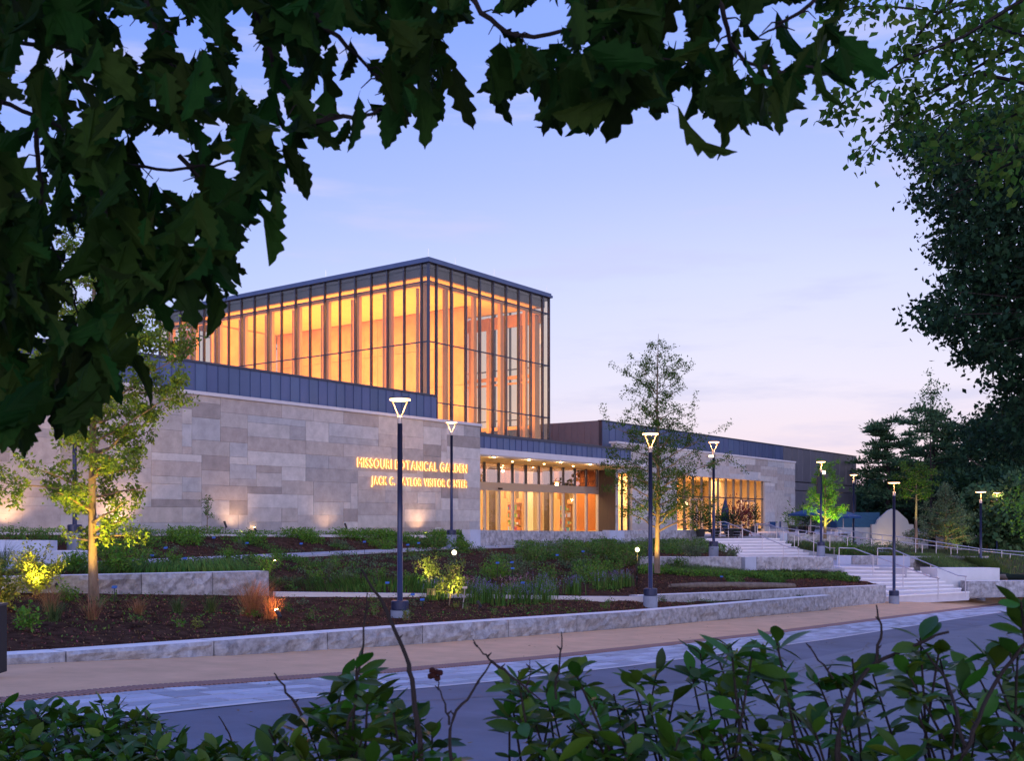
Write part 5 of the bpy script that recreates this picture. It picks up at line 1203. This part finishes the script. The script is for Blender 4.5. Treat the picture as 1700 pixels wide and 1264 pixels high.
TAGL = ['in the upper bed right of the lit trunk','in the upper bed, second one right of the lit trunk','in the upper bed below the thin sapling','at the walkway edge by the first upright plant','at the walkway edge, just right of the first upright plant','at the walkway edge by the middle upright plant',
  'in front of the stone block wall by the lit trunk','low in the middle bed, left of the big near pole','in the front bed right of the big near pole','in the flowery bed, left one of the close pair','in the flowery bed, right one of the close pair','in the flowery bed, just under the close pair','among the purple spikes','in the dense shrubs below the middle doors',
  'in the upper bed right of the big near pole','in the upper bed, last before the pole by GARDEN','in the upper bed below the plain wall left of the sign','in the upper bed near the spotlight at the wall foot','in the dense shrubs below the smooth entrance block','in the mulch above the fallen log','in the upper bed just left of the big near pole','in the front bed at the foot of the big near pole']
for k,(x,y,D) in enumerate(tags):
    q = at(x,y,D); bz = bed_z(q.x,q.y); z = max(q.z, bz+.22); t = thing('plant_label', 'small blue plant label ' + TAGL[k], 'plant label', (q.x,q.y,bz), group='small blue plant labels')
    MB().tube([(q.x,q.y,bz-.02),(q.x,q.y,z)], .008, 4).build('stake', dark, t)
    MB().add([(q.x-.055,q.y-.03,z-.02),(q.x+.055,q.y-.03,z-.02),(q.x+.055,q.y+.03,z+.025),(q.x-.055,q.y+.03,z+.025),(q.x-.055,q.y-.025,z-.032),(q.x+.055,q.y-.025,z-.032),(q.x+.055,q.y+.04,z+.015),(q.x-.055,q.y+.04,z+.015)], [(0,1,2,3),(7,6,5,4),(0,4,5,1),(1,5,6,2),(2,6,7,3),(3,7,4,0)]).build('plate', tagblue, t)
b = px_bed(716,990,28.0); t = thing('small_sign', 'small tan information panel below the back sapling', 'sign', b)
z = at(716,984,28).z; MB().box(b[0]-.11,b[0]+.11,b[1],b[1]+.02,z-.08,z+.10).build('panel', tagbrown, t); MB().tube([(b[0],b[1]+.03,b[2]),(b[0],b[1]+.03,z)], .012, 4).build('post', dark, t)
b = px_bed(768,1008,26.6); t = thing('lighting_stake', 'lit metal stake with a square head right of the leaning sapling', 'garden light', b)
MB().tube([b,(b[0]+.06,b[1],b[2]+.52)], .014, 6).build('stake', alu, t); MB().box(b[0]+.0,b[0]+.12,b[1]-.05,b[1]+.05,b[2]+.52,b[2]+.57).build('head', alu, t)
# black bollard at the left edge
q = at(2,1060,13.2); zb = gz(7)-.02
t = thing('bollard', 'black flat bollard at the left edge on the tan pavement', 'bollard', (q.x-.02,13.2,-1.95)); MB().box(q.x-.12,q.x-.0,13.15,13.35,-1.97,-1.12).build('post', dark, t); MB().box(q.x-.13,q.x+.01,13.14,13.36,-1.118,-1.09).build('cap', frame_m, t)

# ------------------------------------------------------------------ foreground: oak leaves hanging in from above
def leaf_mesh(name, outline_r, outline_l, m, fold=.18, curl=.12):
    """outline_*: (t, w) half outlines along the midrib, length 1 along -z"""
    V = []; F = []
    for side, ol in ((1, outline_r), (-1, outline_l)):
        n0 = len(V); rib = []
        ts = [p[0] for p in ol]
        for t_, w_ in ol: V.append((side*w_, fold*w_ + curl*math.sin(t_*2.6)*.5, -t_))
        k = len(ol); ribt = [1.0, .8, .6, .4, .2, 0.0]
        for t_ in ribt: V.append((0, curl*math.sin(t_*2.6)*.5 - .01, -t_))
        idx = list(range(n0, n0+k)) + list(range(n0+k, n0+k+6))
        F.append(tuple(idx) if side == 1 else tuple(idx[::-1]))
    V.append((-.012,0,0)); V.append((.012,0,0)); V.append((.006,.01,.12)); V.append((-.006,.01,.12)); n = len(V)
    F.append((n-4,n-3,n-2,n-1))
    me = bpy.data.meshes.new(name); me.from_pydata(V, [], F); me.materials.append(m); me.update(); return me
def lobed(seed, wd=.30, nl=4.2, depth=.55):
    r = random.Random(seed); ph = r.uniform(-.08,.08)
    def half():
        L = [(0,.012)]
        for i in range(1, 24):
            t_ = i/24; e = wd*math.sin(math.pi*t_**.80)**.75; x = (nl*t_+ph) % 1.0
            lobe = (x/.68)**1.1 if x < .68 else 1-((x-.68)/.32)**1.6       # each lobe leans towards the tip
            L.append((t_+.03*lobe*(1-t_), max(.012, e*(1-depth+depth*lobe)*r.uniform(.93,1.07))))
        return L+[(1.02,.003)]
    return half()
OAK = [leaf_mesh('oak_leaf', lobed(i, w_, n_, d_), lobed(i+50, w_*.95, n_, d_), leaf_oak, fold=.12+.06*i, curl=.1+.09*i) for i,(w_,n_,d_) in enumerate(((.30,4.2,.55),(.26,5.2,.45),(.34,4.4,.6),(.24,6.2,.32),(.32,5.0,.5),(.28,3.6,.55)))]
def in_poly(poly, x, y):
    c = False; j = len(poly)-1
    for i in range(len(poly)):
        xi, yi = poly[i]; xj, yj = poly[j]
        if (yi > y) != (yj > y) and x < (xj-xi)*(y-yi)/(yj-yi)+xi: c = not c
        j = i
    return c
P1 = [(-120,-120),(805,-120),(790,20),(765,80),(735,110),(785,220),(720,200),(690,240),(655,205),(632,250),(580,200),(572,245),(530,240),(505,275),(485,225),(475,290),(508,332),(455,305),(470,345),(472,400),(430,385),(418,400),(402,435),(412,472),(380,455),(388,505),(362,490),(365,565),(325,545),(300,500),(270,515),(235,505),(245,560),(215,575),(195,625),(205,690),(155,700),(135,725),(90,735),(60,700),(40,760),(-120,770)]
P2 = [(790,-120),(1430,-120),(1425,25),(1385,45),(1405,75),(1480,140),(1440,115),(1428,160),(1360,100),(1345,140),(1398,225),(1340,195),(1312,180),(1297,222),(1262,198),(1238,228),(1212,205),(1150,262),(1158,215),(1180,190),(1108,205),(1112,155),(1092,198),(1060,175),(1012,235),(960,215),(930,218),(890,222),(868,160),(820,168),(775,145),(790,100),(800,55)]
HOLES = [(225,48,24),(310,62,20),(40,85,16),(95,98,16),(420,118,26),(42,258,28),(245,262,38),(300,290,22),(398,40,24),(455,190,15),(600,88,16),(622,72,18),(588,180,17),(560,145,12),(905,62,22),(920,18,26),(1118,48,26),(770,75,26),(865,40,22),(1240,100,17),(1300,85,16),(1190,85,13),(150,140,12),(20,180,14),(335,205,12),(375,265,18),(120,330,12),(60,570,14),(130,480,20),(1330,28,14),(1270,30,12)]
EXT = [(-120,-120),(1480,-120),(1480,-40),(-120,-40)]
hr_ = random.Random(5)
HOLES += [(hr_.uniform(0,480), hr_.uniform(0,430), hr_.uniform(4,13)) for _ in range(16)] + [(hr_.uniform(480,1400), hr_.uniform(0,170), hr_.uniform(4,12)) for _ in range(26)]
oak = thing('oak_tree', 'dark oak boughs with big lobed leaves hanging across the top of the view', 'tree', (-3.2,1.2,-1.9))
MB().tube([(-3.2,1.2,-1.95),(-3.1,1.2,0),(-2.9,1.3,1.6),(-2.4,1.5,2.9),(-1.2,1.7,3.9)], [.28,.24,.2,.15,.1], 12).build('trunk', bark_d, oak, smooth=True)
rr = random.Random(77); placed = []; tries = 0
def hole_ok(x, y, pad):
    return all((x-h[0])**2+(y-h[1])**2 > (h[2]+pad)**2 for h in HOLES)
def try_leaf(poly, D0, D1, s0, s1):
    x0 = min(p[0] for p in poly); x1 = max(p[0] for p in poly); y0 = min(p[1] for p in poly); y1 = max(p[1] for p in poly)
    x, y = rr.uniform(x0,x1), rr.uniform(max(y0,-90),y1); D = rr.uniform(D0,D1); L = rr.uniform(s0,s1); lp_ = L*1730/D
    a = rr.gauss(0,.8); fx, fy = math.sin(a), math.cos(a); tx, ty = x+fx*lp_, y+fy*lp_; w_ = lp_*.21; tx, ty = x+fx*lp_*.93, y+fy*lp_*.93
    test = [(x,y),(tx,ty),(x+fx*lp_*.5-fy*w_,y+fy*lp_*.5+fx*w_),(x+fx*lp_*.5+fy*w_,y+fy*lp_*.5-fx*w_),(x+fx*lp_*.8,y+fy*lp_*.8)]
    if not all(in_poly(poly,p,q_) for p,q_ in test): return None
    if not all(hole_ok(x+fx*lp_*f, y+fy*lp_*f, w_*.55*(1 if .2 < f < .9 else .2)) for f in (0,.25,.5,.75,1)): return None
    return (x,y,D,L,a)
specs = []
while len(specs) < 1250 and tries < 230000:
    tries += 1; s_ = try_leaf(P1, 2.3, 3.4, *((.11, .19) if len(specs) < 520 else (.06, .12)))
    if s_: specs.append(s_)
n_a = len(specs); tries = 0
while len(specs) < n_a+400 and tries < 110000:
    tries += 1; s_ = try_leaf(P2, 2.2, 3.1, *((.10, .17) if len(specs) < n_a+200 else (.05, .10)))
    if s_: specs.append(s_)
EDGE = [((1190,140),(1153,256)),((1325,125),(1391,221)),((1395,60),(1472,135)),((1235,130),(1237,226)),((1300,130),(1300,220)),((1210,110),(1196,212)),((1120,80),(1092,196)),((1050,110),(1008,234)),((975,110),(958,212)),((905,110),(889,220)),((830,70),(822,166)),((1370,40),(1412,78)),((1360,90),(1425,155)),
    ((755,110),(781,218)),((700,140),(688,240)),((660,150),(640,245)),((595,160),(570,248)),((540,150),(531,243)),((500,190),(505,272)),((470,240),(503,330)),((440,270),(462,345)),((455,320),(470,402)),((430,340),(416,437)),((380,380),(413,470)),((350,420),(388,500)),((345,460),(362,566)),((305,440),(325,548)),
    ((240,470),(262,560)),((215,490),(190,620)),((170,560),(210,690)),((150,600),(110,730)),((60,640),(30,745)),((10,640),(20,755)),((110,580),(60,700)),((1290,20),(1360,95)),((1150,130),(1135,205)),((1265,110),(1272,200)),((720,60),(760,150)),((0,560),(-20,700))]
for (ax_, ay_), (bx_, by_) in EDGE:
    D = rr.uniform(2.3, 2.8); lp_ = math.hypot(bx_-ax_, by_-ay_); specs.append((ax_, ay_, D, lp_/1730*D, math.atan2(bx_-ax_, by_-ay_)))
specs.sort(key=lambda s_: -s_[3]/s_[2])
# border leaves matter most: keep the biggest 300 as parts, join the others
massV = []; massF = []; mk = 0
loc0 = Vector(oak['_off'])
for k, (x,y,D,L,a) in enumerate(specs):
    me = OAK[rr.randrange(len(OAK))]; p = at(x,y,D)
    M_ = Matrix.Translation(p) @ Matrix.Rotation(-a, 4, 'Y') @ Matrix.Rotation(rr.gauss(0,.55), 4, 'Z') @ Matrix.Rotation(rr.gauss(0,.35), 4, 'X') @ Matrix.Scale(L, 4)
    if k < 300:
        o = bpy.data.objects.new('leaf', me); C.objects.link(o); o.parent = oak; o.matrix_local = Matrix.Translation(-loc0) @ M_
    else:
        V = [tuple(M_ @ v.co) for v in me.vertices]; massV += V; massF += [tuple(i+mk for i in f.vertices) for f in me.polygons]; mk += len(V)
mb = MB(); mb.add(massV, massF); o = mb.build('leaves', leaf_oak_i, oak); o['kind'] = 'stuff'
# twigs and boughs
mb = MB()
def smooth_path(P, k=5, wob=.006):
    P = [Vector(p) for p in P]; Q = [P[0]*2-P[1]]+P+[P[-1]*2-P[-2]]; O = []; r_ = random.Random(len(P)*7+int(P[0].x*50))
    for i in range(1, len(Q)-2):
        a, b, c, d = Q[i-1:i+3]
        for j in range(k):
            t_ = j/k; O.append(.5*((2*b)+(c-a)*t_+(2*a-5*b+4*c-d)*t_*t_+(3*b-a-3*c+d)*t_**3)+Vector((r_.uniform(-wob,wob),0,r_.uniform(-wob,wob))))
    return O+[P[-1]]
TW = [[(-60,150,2.9),(60,190,2.9),(160,250,2.8),(260,280,2.7),(380,270,2.7),(480,250,2.8)],[(405,-60,2.6),(430,40,2.6),(460,120,2.7),(500,170,2.7),(530,230,2.7)],[(460,-40,2.6),(560,60,2.6),(620,120,2.7),(660,160,2.7)],
      [(-60,60,3.0),(80,75,2.9),(200,110,2.9),(300,100,2.8)],[(230,-60,2.8),(260,60,2.8),(290,120,2.8),(330,170,2.8)],[(150,240,2.8),(170,320,2.7),(180,420,2.7)],[(60,200,2.9),(68,300,2.9),(75,380,2.9),(120,470,2.9),(130,560,2.9)],
      [(740,-60,2.5),(800,20,2.5),(870,60,2.5),(980,40,2.5),(1020,80,2.5),(1130,100,2.5)],[(1180,-60,2.5),(1200,30,2.5),(1230,90,2.5),(1290,120,2.5),(1350,110,2.5)],[(940,-60,2.6),(1000,10,2.6),(1100,70,2.6)],[(1400,-60,2.5),(1330,20,2.5),(1260,60,2.5)],
      [(300,260,2.7),(360,330,2.7),(400,380,2.7)],[(520,200,2.7),(600,190,2.7),(700,170,2.7)],[(620,-60,2.6),(680,20,2.6),(720,60,2.6),(740,120,2.6)]]
for t_ in TW:
    P = smooth_path([at(*p) for p in t_]); n = len(P); mb.tube(P, [.0075-.0055*i/(n-1) for i in range(n)], 6)
    for i in range(3, n, 2):      # side twigs that carry the leaves
        a_ = P[i]; sd = (-1)**(i//2); e_ = a_+Vector((sd*rr.uniform(.02,.06), rr.uniform(-.04,.04), rr.uniform(-.05,.01)))
        mb.tube([a_, a_.lerp(e_,.5)+Vector((0,0,.012)), e_], [.003,.002,.0012], 4)
for t0_ in ((-60,150,2.9),(-60,60,3.0),(230,-60,2.8),(405,-60,2.6),(460,-40,2.6),(620,-60,2.6),(740,-60,2.5),(940,-60,2.6),(1180,-60,2.5),(1400,-60,2.5)):
    e = at(*t0_); mb.tube([(-1.2,1.7,3.9), ((-1.2+e.x)/2,(1.7+e.y)/2+.1,(3.9+e.z)/2+.25), e], [.05,.025,.0085], 6)
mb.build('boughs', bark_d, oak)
# unseen rest of the crown overhead and behind, put in to shade the leaves
nr = np.random.default_rng(5); n = 5200
P = np.stack([nr.uniform(-6,6,n), nr.uniform(-6,3.2,n), nr.uniform(2.7,4.6,n)], 1)
P = P[(P[:,2] > 1.15*np.maximum(P[:,1],0)*.56+1.0)]
keep = ~((P[:,1] > 0) & (P[:,2]/np.maximum(P[:,1],.01) < .56)); P = P[keep]
cloud_obj('upper_leaves', [leaf_cloud(P, .24, .7, 0, 5, droop=.6)], leaf_oak_i, oak)['kind'] = 'stuff'

# ------------------------------------------------------------------ foreground bushes
def ovate(name, m, wd=.2, fold=.25, curl=.25):
    ol = [(0,.01),(.12,wd*.35),(.3,wd*.8),(.52,wd*1.05),(.72,wd*.92),(.88,wd*.5),(1.0,.004)]
    V = []; F = []; n = len(ol)
    for t_, w_ in ol:
        y = -curl*t_*t_*.6; V += [(-w_, t_, y+fold*w_), (0, t_, y), (w_, t_, y+fold*w_)]
    for i in range(n-1):
        a = i*3; F += [(a,a+3,a+4,a+1),(a+1,a+4,a+5,a+2)]
    me = bpy.data.meshes.new(name); me.from_pydata(V, [], F); me.materials.append(m)
    me.polygons.foreach_set('use_smooth', [True]*len(F)); me.update(); return me
BL = [ovate('bush_leaf', leaf_bush, .19, .25, .15), ovate('bush_leaf', leaf_bush, .23, .15, .4), ovate('bush_leaf', leaf_bush, .17, .35, .25), ovate('bush_leaf', leaf_bush, .21, .2, -.15)]
def bush(label, rosettes, base, leaf_L, seed, twigs=(), nl=(6,9), berries=()):
    r = random.Random(seed); t = thing('leafy_bush', label, 'bush', tuple(base)); off = Vector(base); mb = MB(); mats_ = []
    for (x,y,D) in rosettes:
        c = at(x,y,D); rx_ = (round(x/170+r.uniform(-.3,.3))+.4)*170; lw = at(rx_, 1430, D+.15); low = Vector((lw.x, lw.y, lw.z-.1)); mid = c.lerp(low,.45)+Vector((r.uniform(-.06,.06),r.uniform(-.05,.05),.03))
        mb.tube([low, mid, c], [.006,.004,.0025], 5, cap=False)
        k = r.randint(*nl); ax = (c-mid).normalized()
        for j in range(k):
            az = j*2.4+r.uniform(-.3,.3); el = r.uniform(-.35,1.05); L = leaf_L*r.choice((.45,.7,.85,1,1.1,1.25))*r.uniform(.9,1.1)
            d = Vector((math.cos(az)*math.cos(el), math.sin(az)*math.cos(el), math.sin(el)))
            xax = d.cross(Vector((0,0,1))).normalized(); zax = xax.cross(d).normalized()
            rot = Matrix((xax, d, zax)).transposed().to_4x4() @ Matrix.Rotation(r.gauss(0,.45), 4, 'Y')
            pos = c - ax*r.uniform(0,.05)
            mats_.append((Matrix.Translation(pos) @ rot @ Matrix.Scale(L,4), r.randrange(4)))
        for j in range(5):     # lower pairs on the stem
            pos = mid.lerp(c, r.uniform(.25,.95)); az = r.uniform(0,6.28); d = Vector((math.cos(az)*.9, math.sin(az)*.9, .3)).normalized()
            xax = d.cross(Vector((0,0,1))).normalized(); zax = xax.cross(d).normalized()
            mats_.append((Matrix.Translation(pos) @ Matrix((xax,d,zax)).transposed().to_4x4() @ Matrix.Rotation(r.gauss(0,.5),4,'Y') @ Matrix.Scale(leaf_L*r.uniform(.7,1.1),4), r.randrange(4)))
    for tw in twigs:
        P = smooth_path([at(*p) for p in tw[0]], 4, .004); n = len(P); mb.tube(P, [tw[1]*(1-.6*i/(n-1)) for i in range(n)], 6)
        for i in range(2,n,4):      # buds
            q_ = P[i].lerp(P[i-1], .5); mb.tube([q_, q_+Vector((.010*(-1)**(i//4),0,.010))], [.003,.001], 4)
    mb.build('stems', bark_d, t)
    for (x,y,D) in berries:
        m2 = MB(); r2 = random.Random(3)
        for k in range(7):
            c = at(x,y,D)+Vector((r2.uniform(-.014,.014),r2.uniform(-.01,.01),r2.uniform(-.012,.012))); m2.tube([c-Vector((0,0,.007)),c-Vector((0,0,.004)),c+Vector((0,0,.004)),c+Vector((0,0,.007))], [.003,.008,.008,.003], 6)
        m2.build('berries', berry_m, t)
    MV, MF, mk = [], [], 0
    mats_.sort(key=lambda q_: q_[0].translation.y/(q_[0].to_scale().x))
    for k, (M_, i) in enumerate(mats_):
        if k < 290:
            o = bpy.data.objects.new('leaf', BL[i]); C.objects.link(o); o.parent = t; o.matrix_local = Matrix.Translation(-off) @ M_
        else:
            MV += [tuple(M_ @ v.co) for v in BL[i].vertices]; MF += [tuple(a+mk for a in f.vertices) for f in BL[i].polygons]; mk += len(BL[i].vertices)
    if MV:
        m3 = MB(); m3.add(MV, MF); o = m3.build('leaves', leaf_bush_i, t, smooth=True); o['kind'] = 'stuff'
    return t
def ros(poly, n, D0, D1, seed, gaps=(), mind=22):
    r = random.Random(seed); L = []; k = 0; x0 = min(p[0] for p in poly); x1 = max(p[0] for p in poly); y0 = min(p[1] for p in poly); y1 = max(p[1] for p in poly)
    while len(L) < n and k < 20000:
        k += 1; x, y = r.uniform(x0,x1), r.uniform(y0,y1)
        if not in_poly(poly,x,y) or any((x-g[0])**2+(y-g[1])**2 < g[2]**2 for g in gaps): continue
        if any(abs(x-q_[0])+abs(y-q_[1]) < mind for q_ in L): continue
        f = (y-y0)/(y1-y0); L.append((x,y,D1+(D0-D1)*f+r.uniform(-.15,.15)))
    return L
bush('small-leaved green bush at the bottom left corner', ros([(-40,1165),(30,1165),(90,1175),(170,1165),(215,1175),(265,1180),(275,1225),(330,1245),(420,1240),(460,1300),(-40,1320)], 150, 3.6, 4.6, 1, mind=17), (-1.2,4,-1.8), .085, 21, nl=(6,9),
     twigs=[([(395,1290,4),(385,1230,4),(363,1190,4)],.005)])
bush('dark bush with a long bare twig, left of centre at the bottom', ros([(430,1215),(500,1190),(540,1160),(560,1110),(610,1100),(650,1150),(690,1160),(715,1190),(735,1250),(745,1320),(380,1320)], 34, 2.3, 3.0, 2, mind=38)+[(592,1108,2.5),(610,1150,2.5),(650,1165,2.5),(545,1195,2.6)], (-.5,2.6,-1.8), .080, 22,
     twigs=[([(700,1300,2.4),(688,1150,2.4),(672,1090,2.45),(640,1010,2.5),(600,945,2.5)],.0075),([(575,1220,2.5),(592,1150,2.5),(605,1040,2.5),(610,985,2.5)],.004),([(760,1300,2.4),(745,1210,2.4),(775,1160,2.45),(815,1100,2.5)],.005),([(748,1205,2.4),(735,1160,2.45),(724,1125,2.5)],.003),([(500,1190,2.6),(470,1140,2.6),(455,1118,2.6)],.004),([(815,1100,2.5),(860,1130,2.5),(900,1165,2.5)],.004),([(815,1100,2.5),(800,1080,2.5),(785,1062,2.5)],.0028)], berries=[(724,1120,2.5)])
gaps3 = [(1065,1225,26),(1235,1160,30),(850,1240,24),(1160,1235,18)]
bush('broad dark glossy bush right of centre at the bottom', ros([(825,1150),(850,1115),(940,1110),(1000,1130),(1080,1120),(1130,1090),(1200,1070),(1290,1075),(1330,1095),(1330,1150),(1300,1200),(1310,1320),(820,1320),(850,1200)], 74, 2.3, 3.1, 3, gaps3, mind=32)+[(950,1105,2.5),(1290,1068,2.5),(1250,1080,2.5),(1215,1085,2.5),(860,1125,2.6)], (.4,2.6,-1.8), .076, 23,
     twigs=[([(922,1160,2.5),(928,1100,2.5),(932,1050,2.5)],.0035),([(875,1150,2.5),(878,1120,2.5),(879,1095,2.5)],.002),([(1385,1130,2.5),(1350,1085,2.5),(1338,1068,2.5)],.003),([(1390,1300,2.4),(1395,1200,2.4),(1440,1110,2.5),(1500,1080,2.5),(1575,1050,2.5)],.0075),([(1455,1100,2.5),(1462,1050,2.5),(1455,1005,2.5)],.0042)])
gaps4 = [(1480,1180,40),(1570,1130,26),(1540,1230,22),(1430,1220,26),(1640,1150,20),(1400,1160,18)]
gaps4 += [(1600,1235,30),(1480,1120,24),(1350,1240,20)]
bush('open dark bush with thick stems at the bottom right corner', ros([(1340,1130),(1400,1110),(1440,1100),(1500,1070),(1560,1080),(1640,1070),(1700,1040),(1760,1010),(1760,1320),(1330,1320),(1330,1200)], 42, 2.2, 3.0, 4, gaps4, mind=40)+[(1528,1060,2.5),(1415,1095,2.5),(1500,1105,2.5),(1560,1075,2.5),(1640,1085,2.5),(1690,1075,2.4),(1690,1025,2.4),(1695,1000,2.3),(1510,1150,2.4),(1590,1180,2.4)], (1.1,2.5,-1.8), .076, 24,
     twigs=[([(1580,1310,2.3),(1610,1230,2.3),(1640,1160,2.35),(1700,1075,2.4),(1760,1030,2.4)],.007),([(1600,1240,2.3),(1570,1130,2.4),(1530,1075,2.5)],.005)])
nr = np.random.default_rng(91); n = 260
U_ = nr.uniform(6,46,n); V_ = nr.uniform(3,14.3,n); P = np.array([tuple(B(u_, v_, gv(u_,v_)+.012)) for u_, v_ in zip(U_,V_)])
Vl, Fl = leaf_cloud(P, .07, .6, 0, 92); Vl[:,2] = np.repeat(P[:,2],4)+nr.uniform(0,.012,4*n)
cloud_obj('fallen_leaves', [(Vl,Fl)], mat('dry_leaf', (.16,.09,.04), .9, island=.5), off=P[0], kind='stuff')['category'] = 'leaf litter'
print('stones', n1, n2, 'oak leaves', len(specs))
for o in bpy.data.objects:
    if '_off' in o: del o['_off']
